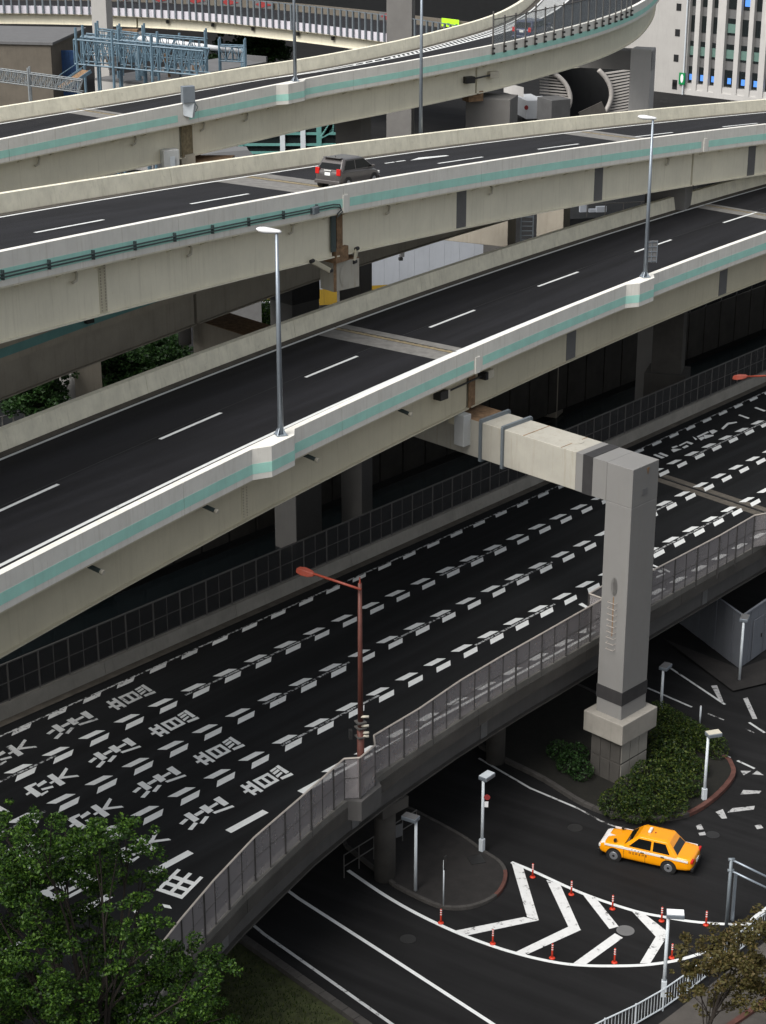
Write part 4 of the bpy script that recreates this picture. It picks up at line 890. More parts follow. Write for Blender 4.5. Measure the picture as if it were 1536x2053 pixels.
# ---------------------------------------------------------------- vehicles
def rrect(cx_, hw, z0, z1, x, rr=.12, n=3):
    out = []
    for sx, sz, a0 in ((1, 1, 0), (-1, 1, 90), (-1, -1, 180), (1, -1, 270)):
        for i in range(n+1):
            a = radians(a0+90*i/n); out.append(V((x, sx*(hw-rr)+rr*cos(a), (z1-rr if sz > 0 else z0+rr)+rr*sin(a))))
    return out
def car(name, label, loc, rz, Ln, Wd, Ht, prof, cab, body, group=None, taxi=False, wheel_r=.31, wb_=2.6, fo=.85, hatch=False):
    """x forward; prof = (x, z_bottom, z_top, half width) stations; cab = belt and roof corner stations"""
    t = thing(name, label, 'car', (0, 0, 0), group)
    mb = MB(); mb.loft([rrect(0, hw, zb, zt, x, min(.16, (zt-zb)*.3)) for x, zb, zt, hw in prof]); bo = build('body', mb, body, t, True)
    m_ = bo.modifiers.new('sub', 'SUBSURF'); m_.levels = m_.render_levels = 1
    xf, xrf, xrr, xr, zb, zt, wb1, wt = cab   # belt front, roof front, roof rear, belt rear, belt z, roof z, belt half w, roof half w
    ring = lambda z, x0, x1, w_, c: [V((x0, w_-c, z)), V((x0-c, w_, z)), V((x1+c, w_, z)), V((x1, w_-c, z)), V((x1, -w_+c, z)), V((x1+c, -w_, z)), V((x0-c, -w_, z)), V((x0, -w_+c, z))]
    mb = MB(); mb.loft([ring(zb-.05, xf+.03, xr-.03, wb1+.01, .08), ring(zb, xf, xr, wb1, .08), ring(zt-.05, xrf+.02, xrr-.02, wt, .1), ring(zt, xrf-.14, xrr+.12, wt-.14, .12)])
    cbn = build('cabin', mb, body, t, bevel=.025)
    def pane(nm, pts, mat='car_glass'):
        mb = MB(); mb.poly(pts); o = build(nm, mb, mat, cbn, fix=False); return o
    def side(x, f, s_):  # point on side wall at fraction f of height
        z = zb+(zt-.05-zb)*f; return V((x, s_*(wb1+(wt-wb1)*f+.008), z))
    for s_ in (1, -1):
        f0, f1 = .06, .86
        xa = lambda f: xf+(xrf-xf)*f; xb = lambda f: xr+(xrr-xr)*f
        mid = (xrf+xrr)/2+.02
        pane('side_window', [side(xa(f0)-.22, f0, s_), side(mid+.05, f0, s_), side(mid+.05, f1, s_), side(xa(f1)-.14, f1, s_)])
        pane('side_window', [side(mid-.05, f0, s_), side(xb(f0)+(.32 if not hatch else .2), f0, s_), side(xb(f1)+.2, f1, s_), side(mid-.05, f1, s_)])
    ep = lambda x0, x1, f, w_, e, s_: V((x0+(x1-x0)*f+e, s_*w_, zb+(zt-.05-zb)*f))
    pane('windscreen', [ep(xf, xrf, .05, wb1-.12, .012, -1), ep(xf, xrf, .05, wb1-.12, .012, 1), ep(xf, xrf, .93, wt-.13, .012, 1), ep(xf, xrf, .93, wt-.13, .012, -1)])
    pane('rear_window', [ep(xr, xrr, .08, wb1-.14, -.012, -1), ep(xr, xrr, .08, wb1-.14, -.012, 1), ep(xr, xrr, .9, wt-.14, -.012, 1), ep(xr, xrr, .9, wt-.14, -.012, -1)])
    xw = Ln/2-fo
    for x in (xw, xw-wb_):
        for s_ in (1, -1):
            y0 = s_*(Wd/2-.19); y1 = s_*(Wd/2+.006)
            mb = MB(); mb.tube([(x, s_*(Wd/2-.3), wheel_r+.01), (x, s_*(Wd/2+.002), wheel_r+.01)], wheel_r+.07, 20); build('wheel_arch', mb, 'black_trim', t)
            mb = MB(); mb.tube([(x, y0, wheel_r), (x, y1-s_*.0, wheel_r), (x, y1+s_*.012, wheel_r)], [wheel_r, wheel_r, wheel_r-.03], 24); wl = build('wheel', mb, 'tyre', t, False)
            mb = MB(); mb.tube([(x, y1+s_*.008, wheel_r), (x, y1+s_*.02, wheel_r), (x, y1+s_*.022, wheel_r)], [wheel_r*.66, wheel_r*.62, wheel_r*.25], 18); build('rim', mb, 'rim', wl)
            mb = MB(); mb.tube([(x, y1+s_*.02, wheel_r), (x, y1+s_*.03, wheel_r)], wheel_r*.2, 10); build('hub', mb, 'black_trim', wl)
    hx = Ln/2
    for s_ in (1, -1):
        mb = MB(); mb.box((hx-.06, s_*(Wd/2-.27), .62), (.12, .34, .16)); build('headlight', mb, 'lamp_glass', t, bevel=.03)
        zt_ = .78 if not hatch else .92
        mb = MB(); mb.box((-hx+.055, s_*(Wd/2-.2), zt_), (.12, .30 if not hatch else .24, .15 if not hatch else .34)); build('tail_light', mb, 'tail_red', t, bevel=.03)
        mb = MB(); mb.box((xf-.35 if not taxi else xw+.02, s_*(Wd/2+.07 if not taxi else Wd/2-.2), zb+.08 if not taxi else .98), (.12, .16, .12)); build('mirror', mb, body if not taxi else 'black_trim', t, bevel=.02)
    mb = MB(); mb.box((hx-.02, 0, .36), (.14, Wd-.16, .2)); build('front_bumper', mb, 'black_trim' if taxi else body, t, bevel=.04)
    mb = MB(); mb.box((-hx+.02, 0, .38), (.14, Wd-.14, .2)); build('rear_bumper', mb, 'black_trim' if taxi else body, t, bevel=.04)
    mb = MB(); mb.box((-hx-.03 if not hatch else -hx-.005, 0, .62 if not hatch else .8), (.02, .33, .165)); build('number_plate', mb, 'plate', t)
    t.location = loc; t.rotation_euler = (0, 0, rz)
    return t, bo, cbn
# taxi (heading to the left)
w1, w2 = G(1225.6, 1725, 0), G(1342.8, 1752, 0); dx = (w1-w2); hd = math.atan2(dx.y, dx.x); wbt = dx.length
k = wbt/2.68; Ln, Wd = 4.62*k, 1.69*k
nside = V((-sin(hd), cos(hd), 0)); mid = (w1+w2)/2
if nside.y > 0: nside = -nside
xw = Ln/2-.80*k; ctr = mid-nside*(Wd/2-.08)-V((cos(hd), sin(hd), 0))*(xw-wbt/2)
hx = Ln/2
tp = [(-hx, .42, .78, Wd/2-.14), (-hx+.06, .30, .90, Wd/2-.06), (-hx+.5, .22, .93, Wd/2-.01), (-.6, .2, .92, Wd/2), (.75, .2, .92, Wd/2), (1.3, .2, .90, Wd/2), (hx-.35, .24, .83, Wd/2-.03), (hx-.06, .3, .78, Wd/2-.08), (hx, .4, .68, Wd/2-.16)]
tx, tb, tcb = car('taxi', 'orange taxi with white waistband and roof lamp driving on the street', ctr, hd, Ln, Wd, 1.5, tp, (1.02, .40, -1.02, -1.48, .90, 1.47, Wd/2-.04, Wd/2-.2), 'taxi_orange', taxi=True, wheel_r=.30, wb_=wbt, fo=.80*k)
tx['_o'] = (0, 0, 0)
tx.scale = (.93, .93, .93)
for s_ in (1, -1):
    mb = MB(); mb.box((-.05, s_*(Wd/2+.004), .80), (Ln-.5, .012, .105)); bd = build('white_band', mb, 'taxi_white', tx, bevel=.005)
    # lettering TAXI in small bars on the waistband and a row of dark characters under it
    def letter(x0, segs, sc_, z0, mat, parent):
        for (a, b_, c_, d_) in segs:
            mb = MB(); p, q = V((x0-s_*-1*0+a*sc_, 0, z0+b_*sc_)), V((x0+c_*sc_, 0, z0+d_*sc_)); y = s_*(Wd/2+.0135)
            p.y = q.y = y; mb.bar(p, q, .012, .004, (0, 1, 0)); build('letter_stroke', mb, mat, parent)
    sgn = 1 if s_ < 0 else -1
    GL = {'T': [(0, 1, .7, 1), (.35, 0, .35, 1)], 'A': [(0, 0, .35, 1), (.35, 1, .7, 0), (.15, .4, .55, .4)], 'X': [(0, 0, .7, 1), (0, 1, .7, 0)], 'I': [(.35, 0, .35, 1)]}
    for i, ch in enumerate('TAXI'):
        letter(.62-(.15*i if s_ > 0 else -.15*i)-(.5 if s_ < 0 else 0), [(sgn*a, b_, sgn*c_, d_) for a, b_, c_, d_ in GL[ch]], .07, .765, 'ink', bd)
    for i in range(6):
        letter(.72-.15*i, [(-.0, 0, -.8, 0), (0, .5, -.8, .5), (0, 1, -.8, 1), (-.4, 0, -.4, 1)] if i % 2 else [(0, 0, 0, 1), (-.8, 0, -.8, 1), (0, 1, -.8, 1), (0, .4, -.8, .4)], .085, .60, 'ink', bd)
    for x in (.12, -.82): mb = MB(); mb.box((x, s_*(Wd/2+.012), .77), (.17, .03, .04)); build('door_handle', mb, 'black_trim', tx)
    for x in (.98, -.02, -.98): mb = MB(); mb.box((x, s_*(Wd/2+.001), .55), (.012, .01, .56)); build('door_seam', mb, 'black_trim', tx)
mb = MB(); mb.box((-.0, 0, 1.53), (.14, .42, .12)); rfl = build('roof_lamp', mb, 'taxi_white', tx, bevel=.04)
mb = MB(); mb.box((-.25, .05, 1.49), (.05, .05, .05)); build('antenna_base', mb, 'arrow_red', tx)
# white scalloped nose on the bonnet
mb = MB(); zf = lambda x: .885-(x-1.3)*.062 if x < hx-.3 else .84-(x-(hx-.3))*.27
pts = [(hx-.42, -Wd/2+.1), (hx-.3, -.45), (hx-.34, -.2), (hx-.62, 0), (hx-.34, .2), (hx-.3, .45), (hx-.42, Wd/2-.1)]
secs = []
for i in range(25):
    y = -Wd/2+.12+(Wd-.24)*i/24; f = abs(y)/(Wd/2); xi = hx-.27-.33*max(0, 1-abs(y)/.16)**1.5-.10*max(0, f-.75)*4
    xo = hx-.03-.10*f**3
    secs.append([V((xi+(xo-xi)*j/5, y, 0)) for j in range(6)])
for r_ in secs:
    for q in r_: q.z = (.872 if q.x < hx-.35 else .872-(q.x-(hx-.35))*.28)-.03*(abs(q.y)/(Wd/2))**6
mb.loft(secs, closed=False); nz = build('white_nose', mb, 'taxi_white', tx, True)
sw = nz.modifiers.new('wrap', 'SHRINKWRAP'); sw.target = tb; sw.wrap_method = 'PROJECT'; sw.use_project_z = True; sw.use_negative_direction = True; sw.use_positive_direction = True; sw.offset = .012; sw.use_project_x = sw.use_project_y = False
# grey hatchback on the middle deck
cq = P2.s_at(697, 3.75, .7); cp_, cd = P2.at(cq); c_off = 3.75
gh_ = math.atan2(cd.y, cd.x); Ln2, Wd2 = 3.95, 1.69; hx2 = Ln2/2
hp = [(-hx2, .42, .85, Wd2/2-.14), (-hx2+.08, .28, 1.02, Wd2/2-.06), (-hx2+.5, .22, 1.05, Wd2/2-.01), (-.5, .2, 1.0, Wd2/2), (.7, .2, .97, Wd2/2), (1.15, .2, .93, Wd2/2-.01), (hx2-.3, .24, .80, Wd2/2-.05), (hx2-.05, .3, .70, Wd2/2-.14), (hx2, .4, .6, Wd2/2-.26)]
gc, gb, gcb = car('car', 'dark grey hatchback driving away on the middle viaduct', P2.P(cq, c_off, .01), gh_, Ln2, Wd2, 1.58, hp, (1.35, .35, -1.45, -1.86, .98, 1.58, Wd2/2-.04, Wd2/2-.17), 'car_grey', hatch=True, wheel_r=.3, wb_=2.5, fo=.75)
gc['_o'] = (0, 0, 0)
gc.scale = (.94, .94, .94)
gc.rotation_euler = (0, -math.atan(-.075)*1.0, gh_)
mb = MB(); mb.box((-hx2-.0, 0, .98), (.03, .42, .05)); build('chrome_strip', mb, 'lamp_glass', gc)
mb = MB(); mb.box((-1.5, 0, 1.595), (.3, 1.05, .03)); build('roof_spoiler', mb, 'car_grey', gc, bevel=.012)
mb = MB(); mb.tube([(-1.2, 0, 1.58), (-1.3, 0, 1.66)], .012, 6); build('antenna', mb, 'black_trim', gc)
# dark car up the far ramp
fq = P3.s_at(1068, 2.9, .6); fP, fd = P3.at(fq); fc, fb, fcb = car('car', 'dark navy car on the rearmost ramp behind the clear screen', P3.P(fq, 2.9, .01), math.atan2(fd.y, fd.x)+.05, 4.2, 1.7, 1.5, [(x*4.2/3.95, a, b_, c_) for x, a, b_, c_ in hp], (1.4, .4, -1.5, -1.95, .97, 1.5, Wd2/2-.04, Wd2/2-.17), 'car_navy', hatch=True, wheel_r=.3, wb_=2.55, fo=.8)

# ---------------------------------------------------------------- piers, streets and walls seen between the decks
def vbox(px_l, px_f, px_r, y, Yf, z0, z1, yaw=None):
    """upright box whose near vertical edge shows at pixel column px_f at depth Yf"""
    f_ = atY(px_f, y, Yf); S = F/(Yf*CP-(f_.z-CAMH)*SP); wl, wr = (px_f-px_l)/S, (px_r-px_f)/S
    a = yaw if yaw is not None else math.atan2(1, 1)
    l = V((-cos(a), sin(a), 0))*(wl/max(.15, cos(a))); r = V((sin(a), cos(a), 0))*(wr/max(.15, sin(a)))
    mb = MB(); mb.ob(V((f_.x, f_.y, z0)), l, r, V((0, 0, z1-z0))); return mb, f_, l, r
def pier(px_l, px_f, px_r, y, Yf, z1, label, mat='concrete_pier', z0=0, yaw=.8, bands=()):
    mb, f_, l, r = vbox(px_l, px_f, px_r, y, Yf, z0, z1, yaw)
    t = thing('bridge_pier', label, 'pier', V((f_.x, f_.y, z0))); build('shaft', mb, mat, t, bevel=.04)
    for (za, zb, m_, e) in bands:
        mb = MB(); ln, rn = l.normalized(), r.normalized(); mb.ob(V((f_.x, f_.y, za))-ln*e-rn*e, l+ln*2*e, r+rn*2*e, V((0, 0, zb-za))); build('band', mb, m_, t)
    return t, f_, l, r
g2 = P2.P(j2, .85, 0); zc = g2.z-.42-2.0-.35
tA, fA, lA, rA = pier(537, 585, 638, 560, 103, 19.0, 'square pier under the middle viaduct with a dark collar', 'pier_grey', bands=((15.0, 17.2, 'steel_rubber', .02),))
mb = MB(); ln, rn = lA.normalized(), rA.normalized(); c = fA.copy(); c.z = 0
mb.prism([V((c.x, c.y, 17.6))+rA*.1-ln*.05, V((c.x, c.y, 17.6))+rA*.9-ln*.05, V((c.x, c.y, 16.2))+rA*.75-ln*.05, V((c.x, c.y, 16.2))+rA*.3-ln*.05], ln*.04); build('corbel_plate', mb, 'girder_shade', tA)
# bearing cap at the joint of the middle deck
bc = thing('pier_cap', 'pale boxy pier cap with rust stains under the middle viaduct joint', 'pier cap', V((g2.x, g2.y, zc-2)))
mb, f_, l, r = vbox(640, 668, 720, 498, g2.y+.2, zc-1.45, zc-.05, .85); build('cap_box', mb, 'beam_paint', bc, bevel=.03)
mb = MB(); mb.ob(V((f_.x, f_.y, zc-.05)), l, r, V((0, 0, .02))); build('rusty_top', mb, 'steel_rust', bc)
mb = MB(); mb.ob(V((f_.x, f_.y, zc-1.45))-l.normalized()*.01+r*.0, r.normalized()*.18, l.normalized()*-.006, V((0, 0, 1.4))); build('rust_run', mb, 'steel_rust', bc)
mb = MB(); n_ = -l.normalized(); mb.loft([[V((f_.x, f_.y, zc-.75))+r*.42+r.normalized()*cos(a)*.3*s_+V((0, 0, sin(a)*.52*s_))+n_*(.004+.03*(s_ > .9)) for a in [i*pi/6 for i in range(12)]] for s_ in (1, .86)]); build('manhole', mb, 'beam_paint', bc)
mb = MB(); mb.box(g2+V((.1, .6, -2.45)), (.9, .8, .7), .9); build('bearing', mb, 'steel_rust', bc)
for x, dz in ((622, -2.35), (712, -2.25)):
    q = P2.s_at(x, .7, dz); c = P2.P(q, .6, dz); s_ = 1 if x < 668 else -1; e = V((f_.x, f_.y, zc-.5)) if s_ > 0 else V((f_.x, f_.y, zc-.3))+r*.8
    mb = MB(); mb.bar(c, c.lerp(e, .85), .10, .26); lk = build('link_bar', mb, 'girder', bc, bevel=.04)
    for p in (c, c.lerp(e, .85)): mb = MB(); mb.tube([p+V((-.06, -.12, 0)), p+V((.06, .08, 0))], .09, 10); build('pin', mb, 'steel_rubber', lk)
mb = MB(); q = P2.s_at(672, .85, -1.2); a, e = P2.P(q, .8, -.42), P2.P(q+.5, .8, -.42); mb.ob(a, e-a, (P2.P(q, .75)-P2.P(q, .8)), V((0, 0, -2.0))); build('rusted_end_plate', mb, 'steel_rust', d2)
mb = MB(); a = P2.P(q-.55, .76, -.5); mb.ob(a, P2.P(q-.15, .76, -.5)-a, P2.P(q, .7)-P2.P(q, .76), V((0, 0, -1.7))); build('cable_ladder', mb, 'pipe_dark', d2)
pier(680, 724, 746, 570, 106, 18.5, 'grey pier column right below the rust stained cap', yaw=.35)
# crosshead of the shaded ramp
xh = thing('crosshead', 'wide beige crosshead beam hanging below the middle viaduct', 'crosshead', atY(1018, 496, 122))
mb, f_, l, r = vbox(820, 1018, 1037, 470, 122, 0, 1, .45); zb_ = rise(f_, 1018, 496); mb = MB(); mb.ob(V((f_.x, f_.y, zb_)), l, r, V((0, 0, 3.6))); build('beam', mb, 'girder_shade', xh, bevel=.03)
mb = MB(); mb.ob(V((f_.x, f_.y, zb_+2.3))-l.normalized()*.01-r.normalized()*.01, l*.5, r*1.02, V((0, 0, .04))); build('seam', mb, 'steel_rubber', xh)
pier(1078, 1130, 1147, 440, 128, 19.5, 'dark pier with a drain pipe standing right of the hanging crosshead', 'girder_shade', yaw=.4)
g2b = P2.P(j2b, .85, 0)
pier(1298, 1376, 1400, 370, g2b.y+.4, g2b.z-2.6, 'beige pier head under the far right joint of the middle viaduct', 'concrete_pier', yaw=.35)
pier(1310, 1368, 1382, 700, 113, 13.8, 'tall dark pier under the right part of the nearest deck', 'concrete_dark', yaw=.3, bands=((0, 7.9, 'concrete_dark', .35),))
q4 = P4.s_at(150, .9, -2)
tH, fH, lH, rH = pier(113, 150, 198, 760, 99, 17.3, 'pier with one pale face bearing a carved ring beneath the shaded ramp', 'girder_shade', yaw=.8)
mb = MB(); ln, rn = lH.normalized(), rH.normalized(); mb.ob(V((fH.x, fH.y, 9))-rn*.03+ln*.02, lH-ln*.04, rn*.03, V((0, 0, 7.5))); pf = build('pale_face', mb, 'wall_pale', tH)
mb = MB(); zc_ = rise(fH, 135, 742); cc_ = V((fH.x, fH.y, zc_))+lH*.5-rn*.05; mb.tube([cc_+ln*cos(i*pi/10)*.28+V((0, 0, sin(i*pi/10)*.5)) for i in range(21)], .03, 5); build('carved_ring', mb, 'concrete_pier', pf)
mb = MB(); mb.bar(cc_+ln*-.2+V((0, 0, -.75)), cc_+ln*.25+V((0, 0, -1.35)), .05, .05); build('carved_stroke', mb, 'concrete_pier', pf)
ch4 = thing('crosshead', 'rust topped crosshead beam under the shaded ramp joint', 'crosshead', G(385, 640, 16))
a, b_, c_ = G(386, 640, 16.2), G(545, 690, 16.2), G(440, 622, 16.2); mb = MB(); mb.ob(a-V((0, 0, 2.6)), b_-a, c_-a, V((0, 0, 2.6))); build('beam', mb, 'girder_shade', ch4)
mb = MB(); mb.ob(a, b_-a, c_-a, V((0, 0, .03))); build('rusty_top', mb, 'steel_rust', ch4)
tk = thing('drain_tank', 'pale upright drain cylinder hung beside the shaded ramp joint', 'tank', atY(370, 650, a.y-.3)); c0 = atY(370, 655, a.y-.6)
mb = MB(); mb.tube([c0-V((0, 0, .9)), c0+V((0, 0, .75)), c0+V((0, 0, .85))], [.33, .33, .2], 14); build('cylinder', mb, 'concrete_pier', tk, True); mb = MB(); mb.tube([c0+V((0, 0, .8)), c0+V((.1, .2, 1.5))], .06, 8); build('pipe', mb, 'box_black', tk)
# hoarding behind the piers
hb_ = thing('site_hoarding', 'long pale blue and yellow hoarding wall behind the piers', 'hoarding', G(600, 612))
xs = list(range(380, 1075, 30))
def interp(T_, x):
    for (a, b), (c, d) in zip(T_, T_[1:]):
        if a <= x <= c: return b+(d-b)*(x-a)/(c-a)
    return T_[-1][1] if x > T_[-1][0] else T_[0][1]
bt = [(380, 617), (540, 615), (680, 610), (800, 602), (1075, 580)]; yt_ = [(380, 607), (536, 591), (680, 576), (768, 571), (1075, 548)]; tt = [(380, 560), (700, 505), (818, 476), (900, 482), (1018, 494), (1075, 500)]
for x in xs[:-1]:
    for (lo, hi, mt, nm) in ((bt, yt_, 'hoarding_yellow', 'yellow_panel'), (yt_, tt, 'hoarding', 'pale_panel')):
        pa, pb_ = G(x, interp(bt, x)), G(x+30, interp(bt, x+30)); mb = MB(); dd = (pb_-pa).normalized(); pa2, pb2 = pa+dd*.01, pb_-dd*.01; nn = V((dd.y, -dd.x, 0))*.06
        za, zb2 = max(0, rise(pa, x, interp(lo, x))), max(0, rise(pb_, x+30, interp(lo, x+30))); zc2, zd = rise(pa, x, interp(hi, x)), rise(pb_, x+30, interp(hi, x+30))
        q_ = [V((pa2.x, pa2.y, za)), V((pb2.x, pb2.y, zb2)), V((pb2.x, pb2.y, zd)), V((pa2.x, pa2.y, zc2))]; mb.prism(q_, nn); build(nm, mb, mt, hb_)
sl_ = thing('spotlight', 'small spotlight fixed on the pale hoarding wall', 'lamp', atY(806, 505, 152)); c = atY(806, 505, 152); mb = MB(); mb.box(c, (.35, .3, .8), .3); build('housing', mb, 'roof_grey', sl_, bevel=.03); mb = MB(); mb.box(c+V((-.1, -.1, -.55)), (.3, .3, .25), .3); build('lens', mb, 'box_black', sl_)
for x, y0, y1, lb in ((672, 608, 532, 'thin teal pole in front of the hoarding between two piers'), (897, 545, 484, 'thin black pole in front of the pale hoarding')):
    b = G(x, y0, 0); t = thing('sign_post', lb, 'post', b); h_ = rise(b, x, y1); mb = MB(); mb.tube([b, b+V((0, 0, h_))], .1, 8); build('post', mb, 'pipe_dark' if x > 800 else 'steel_blue', t, True); mb = MB(); mb.tube([b+V((0, 0, h_)), b+V((0, 0, h_+.25))], .22, 8); build('cap', mb, 'lamp_white' if x < 800 else 'pipe_dark', t)
lw = thing('low_wall', 'low pale roadside wall curving before the yellow hoarding', 'wall', G(470, 635)); pl_ = [G(x, y) for x, y in smooth([(380, 640), (430, 632), (480, 628), (545, 626), (640, 628)], 3)]
for a, b in zip(pl_, pl_[1:]): mb = MB(); mb.bar(a+V((0, 0, .45)), b+V((0, 0, .45)), .3, .9); build('wall_block', mb, 'hoarding', lw)
# road and retaining wall by the canal under the nearest deck
ZR = 4.2
nr_ = [(-420, 1290), (-60, 1155), (300, 1022), (600, 915), (900, 805), (1180, 703), (1380, 628), (1536, 570), (1750, 492)]
ne = [G(x, y, ZR) for x, y in nr_]; dv = (ne[-1]-ne[0]).normalized(); nv = V((-dv.y, dv.x, 0))
mb = MB()
for a, b in zip(ne, ne[1:]): mb.add([a, b, b+nv*14, a+nv*14], [(0, 1, 2, 3)])
structure(build('canal_road', mb, 'asphalt_wide'))
rw = thing('retaining_wall', 'dark panelled canal retaining wall below the road behind the nearest deck', 'wall', ne[3]-V((0, 0, ZR)))
Lr = (ne[-1]-ne[0]).length; n = int(Lr/2.2)
for i in range(n):
    a, b = ne[0].lerp(ne[-1], i/n+.0008), ne[0].lerp(ne[-1], (i+1)/n-.0008); mb = MB(); mb.prism([a, b, V((b.x, b.y, .5)), V((a.x, a.y, .5))], nv*.3); build('wall_panel', mb, 'concrete_dark', rw)
fd_ = thing('mesh_fence', 'black mesh fence standing on the canal retaining wall', 'fence', ne[3])
for i in range(n):
    a, b = ne[0].lerp(ne[-1], i/n), ne[0].lerp(ne[-1], (i+1)/n); u = V((0, 0, 1)); mb = MB(); mb.bar(a, a+u*1.3, .08, .08); build('post', mb, 'fence_dark', fd_)
    for z in (.65, 1.3): mb = MB(); mb.bar(a+u*z, b+u*z, .05, .05); build('rail', mb, 'fence_steel' if z > 1 else 'fence_dark', fd_)
    mb = MB(); mb.ob(a+u*.05, b-a, nv*.012, u*1.2); build('mesh_panel', mb, 'mesh_screen', fd_)
cl_ = thing('road_marking', 'white lane dashes on the road beside the canal', 'road marking', G(1500, 555, ZR))
for (x0, y0, x1, y1) in ((1479, 575, 1545, 540), (1291, 642, 1314, 633), (1110, 722, 1150, 706)): gline([(x0, y0), (x1, y1)], .16, 'line_dim', cl_, 0, 'dash') if False else None
for (x0, y0, x1, y1) in ((1479, 575, 1545, 540), (1291, 642, 1314, 633), (1110, 722, 1150, 706)):
    a, b = G(x0, y0, ZR+.01), G(x1, y1, ZR+.01); mb = MB(); n2 = V((-(b-a).normalized().y, (b-a).normalized().x, 0))*.1; mb.poly([a-n2, b-n2, b+n2, a+n2]); build('lane_dash', mb, 'line_white', cl_)
mb = MB(); a, b = ne[0], ne[-1]; mb.poly([V((a.x, a.y, .03)), V((b.x, b.y, .03)), V((b.x, b.y, .03))-nv*11, V((a.x, a.y, .03))-nv*11]); structure(build('water', mb, 'canal_water'))
qy = thing('retaining_wall', 'low dark quay wall on the near side of the canal', 'wall', V((ne[3].x, ne[3].y, 0))-nv*11)
for i in range(0, n, 2):
    a, b = ne[0].lerp(ne[-1], i/n+.0008)-nv*11, ne[0].lerp(ne[-1], min(1, (i+2)/n)-.0008)-nv*11; mb = MB(); mb.prism([V((a.x, a.y, 0)), V((b.x, b.y, 0)), V((b.x, b.y, 1.6)), V((a.x, a.y, 1.6))], -nv*1.2); build('wall_block', mb, 'concrete_dark', qy)
# dark railing behind the nearest deck at the left
lr_ = thing('railing', 'dark railing in the shade behind the nearest deck, far left', 'railing', G(100, 830, 9)); pa, pb_ = G(-60, 905, 9), G(300, 800, 9)
for i in range(17):
    a, b = pa.lerp(pb_, i/17), pa.lerp(pb_, (i+1)/17); u = V((0, 0, 1)); mb = MB(); mb.bar(a, a+u*1.4, .08, .08); build('post', mb, 'fence_steel', lr_)
    for z in (.1, 1.4): mb = MB(); mb.bar(a+u*z, b+u*z, .06, .06); build('rail', mb, 'fence_steel', lr_)
mb = MB(); d = pb_-pa; mb.add([pa-V((0, 0, .3)), pb_-V((0, 0, .3)), pb_+V((-3, 9, -.3)), pa+V((-3, 9, -.3))], [(0, 1, 2, 3)]); structure(build('side_road', mb, 'asphalt_wide'))

# ---------------------------------------------------------------- far background
P5 = Path([G(x, y, 12.6)-V((0, 0, .7)) for x, y in [(-220, 16), (-100, 13), (0, 12), (180, 15), (380, 25), (560, 42), (770, 68), (900, 88), (1000, 108)]], 4)
P5.W = lambda q: 14
d5 = thing('viaduct', 'far elevated road with violet white parapet at the upper left', 'viaduct', P5.P(40, 5, -12))
viaduct(d5, P5, 1.25, girder='girder_light', joints=(P5.s_at(275, .85, -1),), panel='violet_panel', far='wall_brown', stripe=None, seg=12, far_h=1.0, top=.75)
pr5 = thing('post_railing', 'row of slate blue posts along the far viaduct parapet', 'railing', P5.P(40, 0, .7)); q = 3
while q < P5.len-3:
    x_ = pix(P5.P(q, 0, .7))[0]
    if -20 < x_ < 950:
        mb = MB(); a = P5.P(q, -.05, -.2); mb.ob(a, P5.P(q+.22, -.05, -.2)-a, P5.P(q, -.27, 0)-P5.P(q, -.05, 0), V((0, 0, 3.2))); build('post', mb, 'steel_blue', pr5)
    q += 1.08
mb = MB(); mb.loft([[P5.P(q, -.2, 2.9), P5.P(q, -.05, 2.9), P5.P(q, -.05, 3.0), P5.P(q, -.2, 3.0)] for q in steps(2, P5.len-2, 4)]); build('top_rail', mb, 'steel_blue', pr5)
for x in (330, 420, 500, 590, 660):
    q = P5.s_at(x, 0, .7); mb = MB(); mb.box(P5.P(q, .6, -.75), (.35, .5, .4), .2); build('bracket_lamp', mb, 'box_black', d5)
for i, x in enumerate((255, 325, 395, 462, 530, 780)):
    q = P5.s_at(x, 13.4, .5); c = P5.P(q, 13.3, .55); u = (P5.P(q+1, 0)-P5.P(q, 0)).normalized(); mb = MB(); t = thing('arrow_board', ('red arrow board nearest the tall pale pier on the far viaduct wall', 'second red arrow board from the tall pale pier on the far viaduct', 'third red arrow board from the tall pale pier on the far viaduct', 'fourth red arrow board from the tall pale pier on the far viaduct', 'fifth red arrow board from the tall pale pier on the far viaduct', 'red arrow board beside the tall beige pier on the far viaduct')[i], 'sign', c, 'red arrow boards on the far viaduct')
    mb.ob(c-u*1.6-V((0, 0, .5)), u*3.2, V((0, .1, 0)), V((0, 0, 1.0))); build('board', mb, 'roof_grey', t)
    mb = MB(); mb.prism([c-u*1.4+V((0, -.05, 0)), c-u*.4+V((0, -.05, .42)), c+u*1.4+V((0, -.05, .05)), c-u*.4+V((0, -.05, -.42))], V((0, -.02, 0))); build('arrow', mb, 'arrow_red', t)
q = P5.s_at(905, 13.4, .5); c = P5.P(q, 13.2, .7); ls = thing('message_sign', 'glowing lime green message sign on the far viaduct wall', 'sign', c); u = (P5.P(q+1, 0)-P5.P(q, 0)).normalized()
mb = MB(); mb.ob(c-u*1.5-V((0, 0, .5)), u*3.0, V((0, .15, 0)), V((0, 0, 1.0))); build('panel', mb, 'sign_lime', ls)
for i in range(4): mb = MB(); mb.ob(c-u*(1.2-i*.7)-V((0, .04, .28)), u*.4, V((0, .03, 0)), V((0, 0, .1+.15*(i % 2)))); build('character', mb, 'sign_green', ls)
pier(183, 214, 222, 40, 236, 22, 'tall pale pier rising past the far viaduct at the upper left', 'wall_pale', yaw=.25)
pier(775, 826, 833, 40, 232, 22, 'tall beige pier at the top centre beside the lamp pole', 'concrete_pier', yaw=.2)
